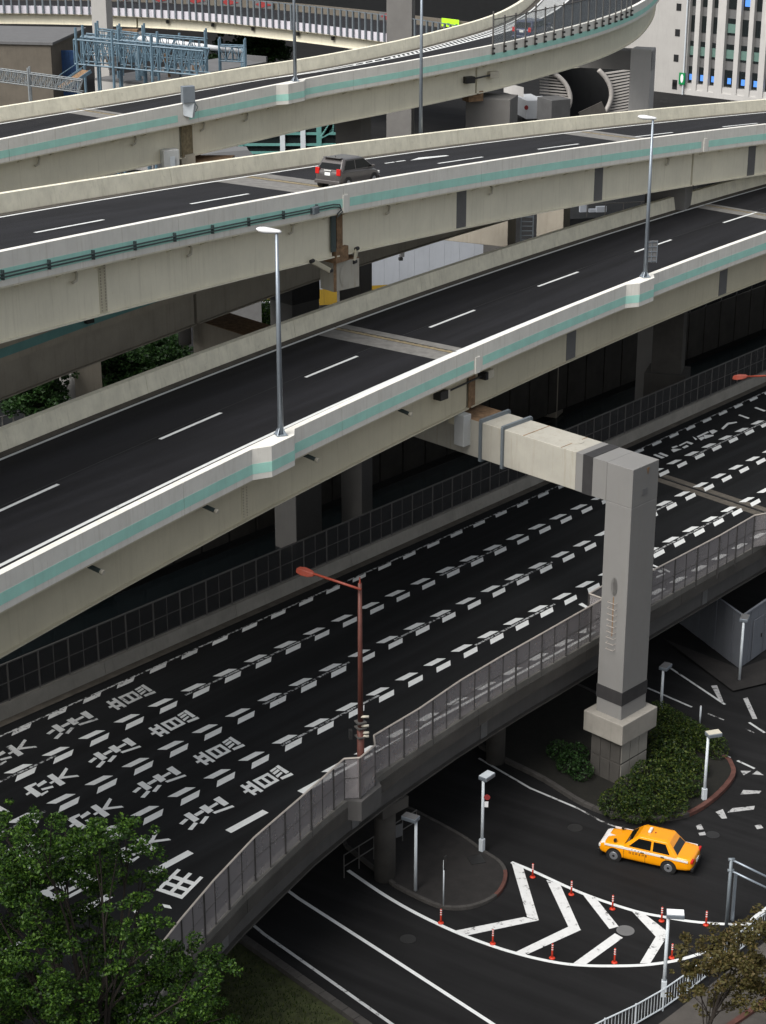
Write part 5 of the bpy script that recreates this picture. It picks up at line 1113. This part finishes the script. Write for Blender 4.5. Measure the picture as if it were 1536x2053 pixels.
stb = thing('pier_cap', 'pale stub beam between the tall pier and the far viaduct joint', 'pier cap', atY(250, 75, 236)); a = atY(222, 82, 238); mb = MB(); mb.box(atY(252, 74, 238)+V((0, 0, -.6)), (4.2, 2, 2.4), -.05); build('beam', mb, 'concrete_pier', stb, bevel=.05); mb = MB(); mb.box(atY(252, 62, 238)+V((0, 0, .05)), (3.0, 1.2, .3), -.05); build('bearing', mb, 'steel_rust', stb)
# blue lattice gantries
def truss(name, label, p, q, h, wd, n, mat, r=.07, posts=()):
    t = thing(name, label, 'gantry', p); d = q-p; sd = V((0, 0, 1)).cross(d).normalized()*wd; up = V((0, 0, h))
    cs = [V((0, 0, 0)), sd, up, sd+up]
    for c in cs: mb = MB(); mb.tube([p+c, q+c], r, 5); build('chord', mb, mat, t)
    for i in range(n):
        a, b = p+d*(i/n), p+d*((i+1)/n)
        for c in (V((0, 0, 0)), sd):
            mb = MB(); mb.tube([a+c, a+c+up], r*.7, 4); build('web_post', mb, mat, t); mb = MB(); mb.tube([a+c, b+c+up] if i % 2 else [a+c+up, b+c], r*.6, 4); build('diagonal', mb, mat, t)
        mb = MB(); mb.tube([a+up, b+sd+up], r*.5, 4); build('lacing', mb, mat, t)
    for f_ in posts:
        for c in (V((0, 0, 0)), sd): b = p+d*f_+c; mb = MB(); mb.tube([V((b.x, b.y, 0)), b+up*1.5], r*1.6, 6); build('leg', mb, mat, t)
    return t
Yb = 212
truss('lattice_gantry', 'long blue lattice gantry over the railway yard, front one', atY(150, 128, Yb), atY(410, 152, Yb-3), 2.6, 2.2, 18, 'truss_blue', .10, (.02, .3, .6))
truss('lattice_gantry', 'blue lattice gantry behind the front one with rusty joints', atY(165, 108, Yb+8), atY(400, 130, Yb+6), 2.0, 2, 16, 'truss_blue', .09, (.3, .8))
truss('lattice_gantry', 'upper pale blue lattice frame before the tall pier', atY(192, 90, Yb+3), atY(275, 100, Yb+3), 1.6, 1.6, 6, 'truss_blue', .08, (.02, .55))
truss('lattice_gantry', 'blue braced frame to the right of the railway gantries', atY(288, 112, Yb+2), atY(415, 122, Yb+2), 2.2, 1.6, 8, 'truss_blue', .08, (.0, .98))
truss('lattice_gantry', 'blue trestle on the far end of the railway yard', atY(440, 122, Yb+5), atY(492, 124, Yb+5), 1.6, 1.4, 4, 'truss_blue', .08, (.0, .98))
truss('lattice_gantry', 'grey lattice girder sloping across the far left corner', atY(-30, 160, 200), atY(165, 186, 200), 1.2, 1.0, 26, 'truss_grey', .07, (.45,))
# stairs of the yard
stt = thing('steel_stair', 'blue steel stair flight rising to the lattice gantries', 'stairs', atY(120, 180, 205)); a, e = atY(112, 176, 205), atY(165, 140, 207)
for s_ in (0, 1.6): o_ = V((.9, -.8, 0))*s_/1.6*1.2; mb = MB(); mb.bar(a+o_, e+o_, .12, .35); build('stringer', mb, 'truss_blue', stt); mb = MB(); mb.bar(a+o_+V((0, 0, 1)), e+o_+V((0, 0, 1)), .07, .07); build('handrail', mb, 'truss_blue', stt)
for i in range(12): c = a.lerp(e, i/12); mb = MB(); mb.ob(c, V((1.08, -.96, 0)), (e-a)/14, V((0, 0, .05))); build('tread', mb, 'steel_rust', stt)
pp_ = thing('overhead_pipe', 'long white pipe spanning above the railway yard', 'pipe', atY(272, 80, Yb+6)); mb = MB(); mb.tube([atY(272, 76, Yb+6), atY(487, 104, Yb+6)], .32, 10); build('pipe', mb, 'lamp_white', pp_, True)
for x, y in ((274, 68), (488, 96)): c = atY(x, y, Yb+6); mb = MB(); mb.tube([V((c.x, c.y, 0)), c], .35, 8); build('leg', mb, 'truss_blue', pp_, True)
# small random equipment between the chords
for i in range(26):
    c = atY(R.uniform(200, 420), R.uniform(112, 150), Yb+R.uniform(0, 6)); mb = MB(); mb.box(c, (R.uniform(.4, 1.1), .5, R.uniform(.3, .9)), R.uniform(0, 3)); tag(build('insulator_box', mb, R.choice(['steel_rust', 'truss_blue', 'roof_grey', 'truss_grey'])), 'small box of equipment hung in the blue gantries', 'equipment', 'equipment boxes in the railway gantries')
bw = thing('building', 'windowless brown grey block behind the lattice girder, far left', 'building', atY(50, 150, 236)); a = atY(105, 150, 236); mb = MB(); mb.ob(V((a.x, a.y, 0)), V((-16, 2.5, 0)), V((2, 14, 0)), V((0, 0, rise(a, 105, 90)))); build('wall', mb, 'wall_brown', bw)
mb = MB(); c = V((a.x, a.y, rise(a, 105, 90))); mb.ob(c+V((.3, -.3, 0)), V((-16.6, 2.6, 0)), V((2, 14.4, 0)), V((0, 0, .3))); build('roof', mb, 'roof_grey', bw)
rr_ = thing('canopy', 'curved pale platform canopy above the brown block', 'canopy', atY(0, 84, 246)); mb = MB(); mb.loft([[atY(-60+i*20, 84-i*.5, 246)+V((0, cos(j)*1.2, sin(j)*.6)) for j in [k_*pi/6 for k_ in range(7)]] for i in range(10)], closed=False); build('roof_shell', mb, 'lamp_white', rr_, True)
mb = MB(); c = atY(123, 110, 244); mb.tube([V((c.x, c.y, 0)), atY(123, 76, 244)], .15, 6); build('post', mb, 'pole_white', rr_)
tb_ = thing('blue_tarp', 'dark blue sheeted site screen behind the stair', 'screen', atY(130, 120, 240)); 
for i in range(6): a, b = atY(104+i*9, 145, 240), atY(104+(i+1)*9-.4, 145, 240); mb = MB(); mb.prism([V((a.x, a.y, 0)), V((b.x, b.y, 0)), V((b.x, b.y, rise(b, 150, 101+R.uniform(-1, 2)))), V((a.x, a.y, rise(a, 150, 101)))], V((0, .2, 0))); build('sheet', mb, 'tarp_blue', tb_)
gr = thing('building', 'low shed with broad plain grey roof behind the rearmost deck', 'building', G(300, 170, 9)); A_, B_, C_, D_ = G(190, 161, 9.6), G(442, 120, 9.6), G(535, 128, 9.6), G(300, 172, 9.6)
mb = MB(); mb.prism([A_, B_, C_, D_], V((0, 0, .25))); build('roof', mb, 'roof_grey', gr); mb = MB(); mb.prism([V((q.x, q.y, 0)) for q in (A_, B_, C_, D_)], V((0, 0, 9.59))); build('wall', mb, 'wall_pale', gr)
mb = MB(); mb.bar(B_+V((0, 0, .5)), C_+V((0, 0, .5)), .3, .7); build('parapet', mb, 'roof_grey', gr)
dkw = thing('building', 'dark shaded building mass behind the far viaduct', 'building', V((0, 330, 0))); mb = MB(); mb.box((-10, 352, 14), (210, 8, 28)); build('wall', mb, 'dark_void', dkw)  # backdrop colour paints in the dark region behind the far viaduct
for i in range(14):
    mb = MB(); mb.box((-90+i*13, 347.8, 16), (9, .3, 3)); build('window', mb, 'glass_dark', dkw)
# office block with white fins
A_ = G(1376, 188, 0); E_2 = G(1536, 207, 0); u = (E_2-A_).normalized(); nb = V((-u.y, u.x, 0)); 
if nb.y < 0: nb = -nb
ob = thing('office_building', 'office block with tall white fins and dark windows at the upper right', 'building', A_)
zs = rise(A_, 1376, 172); mb = MB(); mb.ob(A_+V((0, 0, zs-.4)), u*34, nb*18, V((0, 0, 40))); build('core_wall', mb, 'spandrel', ob)
mb = MB(); mb.ob(A_+V((0, 0, zs-1.9))-nb*.7, u*34, nb*19, V((0, 0, 1.5))); build('base_beam', mb, 'fin_white', ob); mb = MB(); mb.ob(A_-nb*-3, u*34, nb*15, V((0, 0, zs-1.9))); build('ground_floor', mb, 'dark_void', ob)  # ground floor blackened to show the dark space beneath the overhang
def along(x):       # distance along the facade that shows at pixel column x
    lo, hi = 0, 34
    for i in range(30):
        m_ = (lo+hi)/2
        if pix(A_+u*m_+V((0, 0, zs+6)))[0] < x: lo = m_
        else: hi = m_
    return lo
fins = [(1383, 3), (1401, 9), (1424, 9), (1449, 16), (1482, 9), (1508, 9), (1534, 12), (1560, 9)]
for x, w_ in fins:
    a = along(x-w_/2); b = along(x+w_/2); mb = MB(); mb.ob(A_+u*a-nb*.7+V((0, 0, zs-.4)), u*(b-a), nb*.72, V((0, 0, 40))); build('fin', mb, 'fin_white', ob)
fh = 3.45
for i, ((x0, w0), (x1, w1)) in enumerate(zip(fins, fins[1:])):
    a, b = along(x0+w0/2), along(x1-w1/2)
    mb = MB(); mb.ob(A_+u*a-nb*.5+V((0, 0, zs-.4)), u*(b-a), nb*.52, V((0, 0, .8))); build('sill', mb, 'fin_white', ob)
    for fl_ in range(5):
        z = zs+.55+fl_*fh; mb = MB(); mb.ob(A_+u*a-nb*.06+V((0, 0, z)), u*(b-a), nb*.05, V((0, 0, 2.2))); wn_ = build('window', mb, 'glass_dark', ob)
        if fl_ == 0: mb = MB(); c = A_+u*(a+b)/2-nb*.1+V((0, 0, z+.75)); mb.ob(c-u*.28-V((0, 0, .4)), u*.56, nb*.03, V((0, 0, .8))); build('lit_screen', mb, 'screen_blue', wn_)
        if fl_ == 1 or (fl_ == 2 and i == 3): mb = MB(); mb.ob(A_+u*(a+.06)-nb*.1+V((0, 0, z+.3)), u*(b-a-.12), nb*.03, V((0, 0, 1.2))); build('blind', mb, 'glass_green', wn_)
        if fl_ == 3 and i == 4: mb = MB(); mb.ob(A_+u*(a+.2)-nb*.1+V((0, 0, z+.5)), u*(b-a-.4), nb*.03, V((0, 0, 1.4))); build('lit_screen', mb, 'screen_blue', wn_)
# plain stair tower joined on its left
st = thing('stair_tower', 'plain pale tower wall with a column of small square windows', 'building', A_-u*8); tl = A_-u*.02
mb = MB(); mb.ob(tl-u*12-nb*.9, u*12, nb*14, V((0, 0, 42))); build('wall', mb, 'wall_pale', st)
for i in range(6):
    z = zs-3.6+i*fh; 
    if z < .5: z = .6
    mb = MB(); mb.ob(tl-u*1.75-nb*.96+V((0, 0, z)), u*.75, nb*.05, V((0, 0, .95))); build('window', mb, 'dark_void', st)
mb = MB(); mb.tube([tl-nb*1.0+V((0, 0, .0)), tl-nb*1.0+V((0, 0, 40))], .12, 6); build('downpipe', mb, 'pole_white', st)
sg = thing('projecting_sign', 'green and white projecting sign on the plain tower', 'sign', tl); c = tl-u*.6-nb*1.2+V((0, 0, zs+.3)); mb = MB(); mb.ob(c, u*.95, nb*.2, V((0, 0, 1.6))); build('frame', mb, 'sign_green', sg); mb = MB(); mb.prism([c+u*(.5+cos(i*pi/6)*.24)-nb*.03+V((0, 0, .85+sin(i*pi/6)*.6)) for i in range(12)], nb*.02); build('disc', mb, 'sign_white', sg)
# spiral car ramp with slatted walls
Ys = 225
sr = thing('spiral_ramp', 'dark spiral car ramp opening between slatted screen walls', 'ramp', atY(1160, 235, Ys))
cl1 = [(1096, 140), (1118, 152), (1135, 170), (1143, 192), (1141, 212), (1128, 234), (1118, 246)]; cr1 = [(1200, 140), (1214, 155), (1223, 172), (1226, 190), (1222, 208), (1212, 226), (1200, 240)]
def cxy(T_, y): return interp([(b, a) for a, b in T_], y)
for k, (cv, lb_) in enumerate(((cl1, 'rim'), (cr1, 'rim'))): mb = MB(); mb.tube([atY(x, y, Ys-1+.4*k) for x, y in smooth(cv, 4)], .3, 6); build('rim', mb, 'louvre', sr, True)
for i in range(15):
    y = 146+i*6.0; xr_ = cxy(cl1, y+2); xl = 1082 if i < 8 else 1122
    mb = MB(); mb.bar(atY(xl, y-2, Ys-.6), atY(xr_-1, y+3, Ys-.6), .25, .16); build('slat', mb, 'louvre', sr)
for i in range(15):
    y = 146+i*6.0; xl = cxy(cr1, y); mb = MB(); mb.bar(atY(xl+2, y+2, Ys), atY(1264, y-6, Ys), .25, .17); build('slat', mb, 'louvre', sr)
mb = MB(); mb.loft([[atY(1040+i*12, 120, Ys+6+4*sin(i*pi/20)), atY(1040+i*12, 262, Ys+6+4*sin(i*pi/20))] for i in range(5, 21)], closed=False); build('inner_wall', mb, 'dark_void', sr)  # near-black sheet paints the unlit hollow of the ramp
mb = MB(); a = atY(1150, 236, Ys-.8); mb.bar(atY(1165, 238, Ys-.8), atY(1212, 216, Ys-.8), .3, 1.6); build('parapet', mb, 'concrete_dark', sr)
mb = MB(); mb.box(atY(1110, 219, Ys-5), (2.6, 3.0, 2.6), .5); build('booth', mb, 'roof_slate', sr, bevel=.05)
mb = MB(); mb.loft([[atY(1010+i*8, y_, Ys-8-.2*i*i) for y_ in (165+i*2, 185+i*2)] for i in range(6)], closed=False); build('curved_band', mb, 'fin_white', sr)
pf_ = thing('portal_pier', 'pale heavy portal frame behind the curving ramp', 'pier', atY(1290, 240, 190)); mb, f_, l, r = vbox(1262, 1302, 1316, 200, 190, 0, rise(atY(1302, 118, 190), 1302, 100), .35); build('shaft', mb, 'fin_white', pf_, bevel=.08)
zb2 = rise(f_, 1302, 143); mb = MB(); a = V((f_.x, f_.y, zb2))+r*.02; mb.ob(a, l*6.0, r*.9, V((0, 0, rise(f_, 1302, 104)-zb2))); build('beam', mb, 'concrete_pier', pf_)
# crosshead at the right joint of the rearmost deck
g3 = P3.P(j3b, .85, 0); x3 = thing('crosshead', 'pale crosshead block under the rearmost deck joint by the white truck', 'crosshead', g3-V((0, 0, 4))); z3 = g3.z-.42-1.9-.5
mb, f_, l, r = vbox(935, 1023, 1043, 210, g3.y+.2, z3-2.6, z3, .3); build('block', mb, 'concrete_pier', x3, bevel=.04)
mb = MB(); mb.box(g3+V((-.2, .6, -2.6)), (1.2, .9, .7), .5); build('bearing', mb, 'steel_rust', x3); mb, f2_, l2, r2_ = vbox(975, 1023, 1043, 230, g3.y+.5, 0, z3-2.6, .3); build('shaft', mb, 'concrete_pier', x3)
dm3 = thing('seismic_damper', 'pair of damper boxes linked by a rod on the rearmost deck girder', 'damper', g3); pts = []
for x in (937, 985): q = P3.s_at(x, .7, -1.2); c = P3.P(q, .55, -1.2); pts.append(c); mb = MB(); mb.box(c, (.75, .5, .45), .5); build('damper_box', mb, 'box_black' if x < 950 else 'pipe_cream', dm3, bevel=.03)
mb = MB(); mb.tube(pts, .06, 6); build('rod', mb, 'box_black', dm3)
pier(672, 724, 744, 260, 131, 20.5, 'grey beige pier under the middle of the rearmost deck', 'concrete_pier', yaw=.35)
g3a = P3.P(j3, .85, 0); x4 = thing('crosshead', 'rust stained crosshead under the left joint of the rearmost deck', 'crosshead', g3a-V((0, 0, 4))); z4 = g3a.z-.42-1.9-.45
mb = MB(); a, b_, c_ = G(352, 334, z4), G(440, 334, z4), G(385, 312, z4); mb.ob(a-V((0, 0, 2)), b_-a, c_-a, V((0, 0, 2))); build('beam', mb, 'concrete_pier', x4); mb = MB(); mb.ob(a, b_-a, c_-a, V((0, 0, .03))); build('rusty_top', mb, 'steel_rust', x4)
mb = MB(); mb.box(g3a+V((.2, .5, -2.6)), (.9, .8, .8), .5); build('bearing', mb, 'pipe_cream', x4); mb = MB(); a = P3.P(j3-.05, .78, -.42); mb.ob(a, P3.P(j3+.9, .78, -.42)-a, P3.P(j3, .72)-P3.P(j3, .78), V((0, 0, -1.9))); build('end_plate', mb, 'joint_rust', x4)
cb4 = thing('equipment_cabinet', 'grey cabinet hanging at the left joint of the rearmost deck', 'cabinet', P3.P(j3-1.2, .2, -2)); c = P3.P(P3.s_at(338, .4, -2), .3, -2.2); mb = MB(); mb.box(c, (.95, .7, 1.3), .45); build('cabinet_box', mb, 'box_grey', cb4, bevel=.03); mb = MB(); mb.box(c+V((.2, -.38, 0)), (.3, .02, .6), .45); build('door', mb, 'pole_white', cb4)
# lamp pole behind the middle deck
q = P2.s_at(845, 10.3, .8); b = P2.P(q, 10.35, .3); lamp_post(b, 10.5, radians(80), 'tall lamp pole behind the middle deck far wall, head above the picture')
# glass station building and slate roof between the decks
gb_ = thing('building', 'dark glazed building with teal frames seen between two decks', 'building', atY(600, 320, 170)); Yg = 172
a, b = atY(375, 330, Yg), atY(705, 330, Yg); zt_ = rise(a, 400, 215); mb = MB(); mb.ob(V((a.x, a.y, 0)), V((b.x-a.x, 0, 0)), V((0, 12, 0)), V((0, 0, zt_))); build('wall', mb, 'glass_dark', gb_)
for x in (448, 483, 567, 608, 640): c = atY(x, 300, Yg-.2); mb = MB(); mb.box((c.x, c.y, zt_/2), (.45, .3, zt_)); build('mullion', mb, 'pole_white' if x in (567, 608) else 'teal_frame', gb_)
for y in (268, 290, 306): c = atY(560, y, Yg-.15); mb = MB(); mb.box((c.x-1, c.y, c.z), (14, .2, .2)); build('transom', mb, 'teal_frame', gb_)
for i in range(6): mb = MB(); mb.bar(atY(643+i*3, 275-i*4, Yg-2), atY(668, 262-i*4, Yg-2), .3, .25); build('stair_band', mb, 'teal_frame', gb_)
sr2 = thing('building', 'small hut with dark slate roof below the rearmost deck', 'building', atY(460, 320, 150)); mb = MB(); A_2, B_2, C_2, D_2 = [atY(x, y, Y_) for x, y, Y_ in ((395, 325, 142), (517, 318, 142), (494, 297, 150), (408, 300, 150))]; mb.prism([A_2, B_2, C_2, D_2], V((0, 0, -.3))); build('roof', mb, 'roof_slate', sr2)
mb = MB(); mb.prism([V((q.x, q.y, 0)) for q in (A_2, B_2, C_2, D_2)], V((0, 0, min(q.z for q in (A_2, B_2))-.32))); build('wall', mb, 'spandrel', sr2)
# white truck
tr = thing('truck', 'white box truck with a red emblem parked below the rearmost deck', 'truck', G(1058, 247)); c = G(1062, 250); k = .5
mb = MB(); mb.box(c+V((0, 2.5, 1.9)), (2.3, 5, 2.4), .25); build('cargo_box', mb, 'truck_white', tr, bevel=.08); mb = MB(); mb.box(c+V((1.4, 6.2, 1.5)), (2.1, 1.7, 2.0), .25); build('cab', mb, 'truck_white', tr, bevel=.2)
mb = MB(); mb.prism([c+V((-.5+cos(i*pi/5)*.26, -.15+sin(.25)*0, 2.2+sin(i*pi/5)*.3)) for i in range(10)], V((0, -.05, 0))); build('emblem', mb, 'arrow_red', tr)
for sx in (-.95, .95):
    for yy in (.8, 5.6): w_ = c+V((sx-yy*.25, yy, .4)); mb = MB(); mb.tube([w_-V((.15, 0, 0)), w_+V((.15, 0, 0))], .4, 12); build('wheel', mb, 'tyre', tr)
# teal shed roof at the right between the decks
ts = thing('canopy', 'teal roofed canopy between the middle and nearest decks at the right', 'canopy', atY(1480, 345, 160)); a, b = atY(1405, 330, 160), atY(1570, 345, 160); mb = MB(); mb.ob(a, b-a, V((1, 9, .9)), V((0, 0, .25))); build('roof', mb, 'teal_frame', ts)
mb = MB(); mb.ob(V((a.x, a.y+1, 0)), V((b.x-a.x, 0, 0)), V((0, 6, 0)), V((0, 0, a.z-.3))); build('wall', mb, 'dark_void', ts); mb = MB(); mb.bar(a+V((0, -.1, -.9)), b+V((0, -.1, -.9)), .2, .5); build('beam', mb, 'girder_shade', ts)
# rooftop clutter beyond the right pier
for i, (x, y) in enumerate(((1170, 415), (1205, 425), (1190, 430))):
    b = atY(x, y, 165); t = thing('roof_unit', ('white panel board on the dark platform under the middle deck', 'pale bin on the dark platform under the middle deck', 'grey rail frame on the dark platform under the middle deck')[i], 'equipment', b); mb = MB(); mb.box(b, (.9 if i else .7, .3, 2.2 if i == 0 else 1.0), .2); build('panel', mb, 'hoarding', t); mb = MB(); mb.bar(b-V((0, 0, 2)), b, .1, .1); build('post', mb, 'fence_steel', t)
b = atY(1200, 450, 162); pf2 = thing('platform', 'dark raised platform deck under the middle viaduct at right', 'platform', b); mb = MB(); mb.ob(atY(1130, 440, 162)-V((0, 0, 1)), V((14, 3, 0)), V((-2, 10, 0)), V((0, 0, 1))); build('slab', mb, 'dark_void', pf2)
for i in range(9): c = atY(1140, 437, 162)+V((1.6*i, .34*i, 0)); mb = MB(); mb.bar(c, c+V((0, 0, 1.1)), .08, .08); build('post', mb, 'fence_steel', pf2)
mb = MB(); c = atY(1140, 437, 162); mb.bar(c+V((0, 0, 1.1)), c+V((13, 2.8, 1.1)), .07, .07); build('rail', mb, 'fence_steel', pf2)
ldr = thing('ladder', 'pale ladder on a pole between two piers under the middle deck', 'ladder', atY(1046, 470, 140)); a = atY(1044, 480, 140)
for dx in (0, .9): mb = MB(); mb.bar(a+V((dx, 0, -4)), a+V((dx, 0, 2.4)), .09, .09); build('rail', mb, 'steel_blue', ldr)
for i in range(8): mb = MB(); mb.bar(a+V((0, 0, -.4+i*.35)), a+V((.9, 0, -.4+i*.35)), .06, .06); build('rung', mb, 'steel_blue', ldr)

# ---------------------------------------------------------------- trees and shrubs
def leaves(mb, c, rad, n, size, flat=1.0, shell=.55):
    for i in range(n):
        while True:
            p = V((R.uniform(-1, 1), R.uniform(-1, 1), R.uniform(-1, 1)))
            if p.length < 1: break
        l_ = p.length
        p = p*((shell+(1-shell)*l_)/max(l_, .05)) if R.random() < .75 else p
        q = c+V((p.x*rad, p.y*rad, p.z*rad*flat)); s_ = size*R.uniform(.6, 1.35)
        u = V((R.gauss(0, 1), R.gauss(0, 1), R.gauss(0, .6))).normalized(); w_ = u.cross(V((R.gauss(0, 1), R.gauss(0, 1), R.gauss(0, 1)))).normalized()
        b = len(mb.v); mb.v += [q-u*s_*.5, q+w_*s_*.32-u*s_*.05, q+u*s_*.6, q-w_*s_*.32]; mb.f.append((b, b+1, b+2, b+3))
def tree(label, base, blobs, mat, n, size, trunk_r=.18, cat='tree', group=None, limbs=True, name='tree'):
    t = thing(name, label, cat, base, group); base = V(base); top = sum((c for c, r_ in blobs), V((0, 0, 0)))/len(blobs)
    mid = base.lerp(top, .45); mid.z = base.z+(top.z-base.z)*.5; mb = MB(); mb.tube([base, base.lerp(mid, .5)+V((.1, .05, 0)), mid, mid.lerp(top, .6)], [trunk_r*1.25, trunk_r, trunk_r*.85, trunk_r*.5], 9); tk = build('trunk', mb, 'bark', t, True)
    if limbs:
        for c, r_ in blobs:
            mb = MB(); k = mid.lerp(top, R.uniform(0, .6)); md = k.lerp(c, .5)+V((R.uniform(-.3, .3), R.uniform(-.3, .3), R.uniform(-.1, .4))); mb.tube([k, md, c], [trunk_r*.30, trunk_r*.16, trunk_r*.06], 5)
            for j in range(3):
                e = c+V((R.uniform(-1, 1), R.uniform(-1, 1), R.uniform(-.4, 1)))*r_*.8; mb.tube([md.lerp(c, .4+.2*j), e], [trunk_r*.12, .01], 4)
            build('limb', mb, 'bark', tk)
    mb = MB()
    for c, r_ in blobs:
        for k in range(max(8, int(26*r_))):
            p = V((R.gauss(0, .6), R.gauss(0, .5), R.gauss(0, .5)))*r_; sr_ = r_*R.uniform(.26, .48); leaves(mb, c+p, sr_, int(n*sr_*sr_*.9), size, R.uniform(.45, .75), .45)
    build('crown', mb, mat, t, fix=False); return t
bl_ = []
for x, y, r_ in ((30, 1705, 60), (75, 1670, 45), (130, 1672, 50), (200, 1690, 52), (262, 1692, 46), (288, 1755, 36), (45, 1770, 60), (120, 1745, 55), (200, 1760, 50), (262, 1812, 34), (20, 1850, 50), (110, 1830, 40), (180, 1840, 40), (290, 1880, 44), (352, 1905, 42), (405, 1925, 42), (30, 1930, 55), (330, 1950, 55), (250, 1935, 36), (395, 1985, 50), (60, 2010, 60), (150, 2030, 45), (250, 2030, 50), (330, 2045, 60), (-40, 1760, 60), (-50, 1880, 70), (420, 2050, 45), (-30, 2000, 70), (160, 1940, 38), (95, 1890, 48), (220, 1880, 46), (130, 1970, 50), (210, 1985, 50), (290, 1985, 46), (20, 1985, 50), (180, 2050, 50), (90, 2055, 50), (0, 1640, 35)):
    Yq = 46.5+R.uniform(-1.6, 1.6); c = atY(x, y, Yq); d = Yq*CP-(c.z-CAMH)*SP; bl_.append((c, r_*d/F*.97))
tree('broad green maple like tree in the bottom left corner before the bridge', (-8.1, 45.2, 0), bl_, 'leaf_green', 1900, .095, .24)
bl_ = []
for x, y, r_ in ((1400, 1905, 34), (1445, 1880, 34), (1500, 1862, 30), (1532, 1880, 36), (1470, 1925, 40), (1520, 1940, 40), (1425, 1955, 36), (1380, 1990, 28), (1490, 1985, 36), (1440, 2005, 30), (1536, 2000, 40), (1370, 1935, 22), (1545, 1840, 26)):
    Yq = 54+R.uniform(-1.2, 1.2); c = atY(x, y, Yq); d = Yq*CP-(c.z-CAMH)*SP; bl_.append((c, r_*d/F))
tree('sparse brownish young tree in the bottom right corner', (10.2, 53.2, .1), bl_, 'leaf_brown', 1250, .12, .09)
def shrub(label, cs, mat='leaf_hedge', n=1500, size=.11, flat=.8, z0=.2, group='shrubs on the planted island', cat='shrub', name='shrub'):
    c0 = G(cs[0][0], cs[0][1], z0); t = thing(name, label, cat, c0, group); mb = MB()
    for x, y, r_ in cs:
        c = G(x, y, z0+r_*.55); leaves(mb, c, r_, int(n*r_*r_), size, flat, .7)
    build('foliage', mb, mat, t, fix=False)
    for x, y, r_ in cs[:6]: mb = MB(); c = G(x, y, z0); c.z = z0-.02; mb.tube([c, c+V((R.uniform(-.1, .1), R.uniform(-.1, .1), r_*.9))], [.04, .015], 5); build('stem', mb, 'bark', t)
    return t
shrub('rounded green shrubs at the front tip of the planted island', [(1235, 1610, .8), (1275, 1622, .75), (1315, 1622, .75), (1350, 1612, .7), (1270, 1585, .9), (1315, 1585, .85), (1355, 1580, .8), (1385, 1575, .65), (1300, 1553, .85), (1345, 1548, .8)])
shrub('rounded green shrubs hugging the right side of the pier footing', [(1330, 1510, .8), (1365, 1500, .7), (1335, 1478, .75), (1375, 1530, .7), (1395, 1540, .6), (1345, 1525, .8), (1310, 1470, .6)])
cs = [(1320+i*10.5, 1432+i*6.2, .62) for i in range(12)]
shrub('long clipped hedge along the far kerb of the planted island', cs, 'leaf_hedge', 1900, .09, 1.1, cat='hedge', name='hedge')
shrub('dark shrubs in the bridge shadow left of the pier footing', [(1140, 1530, .6), (1165, 1545, .6), (1155, 1510, .6), (1120, 1505, .6)], 'leaf_dark')
for x, y, Yq, r_, n_, lb in ((250, 725, 104, 2.2, 3, 'dark leafy tree in the shade behind the nearest deck'), (320, 730, 108, 2.0, 2, 'second dark leafy tree beside the hanging drain cylinder'), (60, 785, 97, 2.0, 3, 'dark leafy tree at the far left under the shaded ramp')):
    bl_ = []
    for i in range(7): c = atY(x+R.uniform(-45, 45), y+R.uniform(-35, 35), Yq+R.uniform(-1.5, 1.5)); bl_.append((c, R.uniform(.9, 1.4)))
    tree(lb, (atY(x, y, Yq).x, Yq, 0), bl_, 'leaf_dark', 420, .20, .15)
shrub('bright bush at the foot of the square collared pier', [(528, 650, 1.6), (520, 640, 1.3), (535, 632, 1.4), (530, 625, 1.2)], 'leaf_green', 320, .26, 1.0, 0, None)
shrub('dark verge shrubs before the low pale roadside wall', [(480, 640, .9), (510, 641, .9), (455, 641, .8), (535, 642, .8)], 'leaf_dark', 300, .25, .6, 0, None)
bl_ = [(atY(500+R.uniform(-60, 70), 100+R.uniform(-6, 12), 262), 1.6) for i in range(8)]
tree('dark distant tree under the far viaduct', (atY(500, 100, 262).x, 262, 0), bl_, 'leaf_dark', 160, .4, .2)
# tufts on the grass bank
mb = MB()
for i in range(2600):
    a, b = R.random(), R.random(); p = G(470, 1890, .03).lerp(G(700, 2060, .03), a).lerp(G(380, 2060, .03), b*.95)
    s_ = R.uniform(.05, .13); u = V((R.uniform(-1, 1), R.uniform(-1, 1), 0)).normalized()*.02; k = len(mb.v); mb.v += [p-u, p+u, p+V((R.uniform(-.05, .05), R.uniform(-.05, .05), s_))]; mb.f.append((k, k+1, k+2))
o = build('grass', mb, 'leaf_hedge', fix=False); o['kind'] = 'stuff'; o['label'] = 'short rough grass on the bank below the bridge'; o['category'] = 'grass'
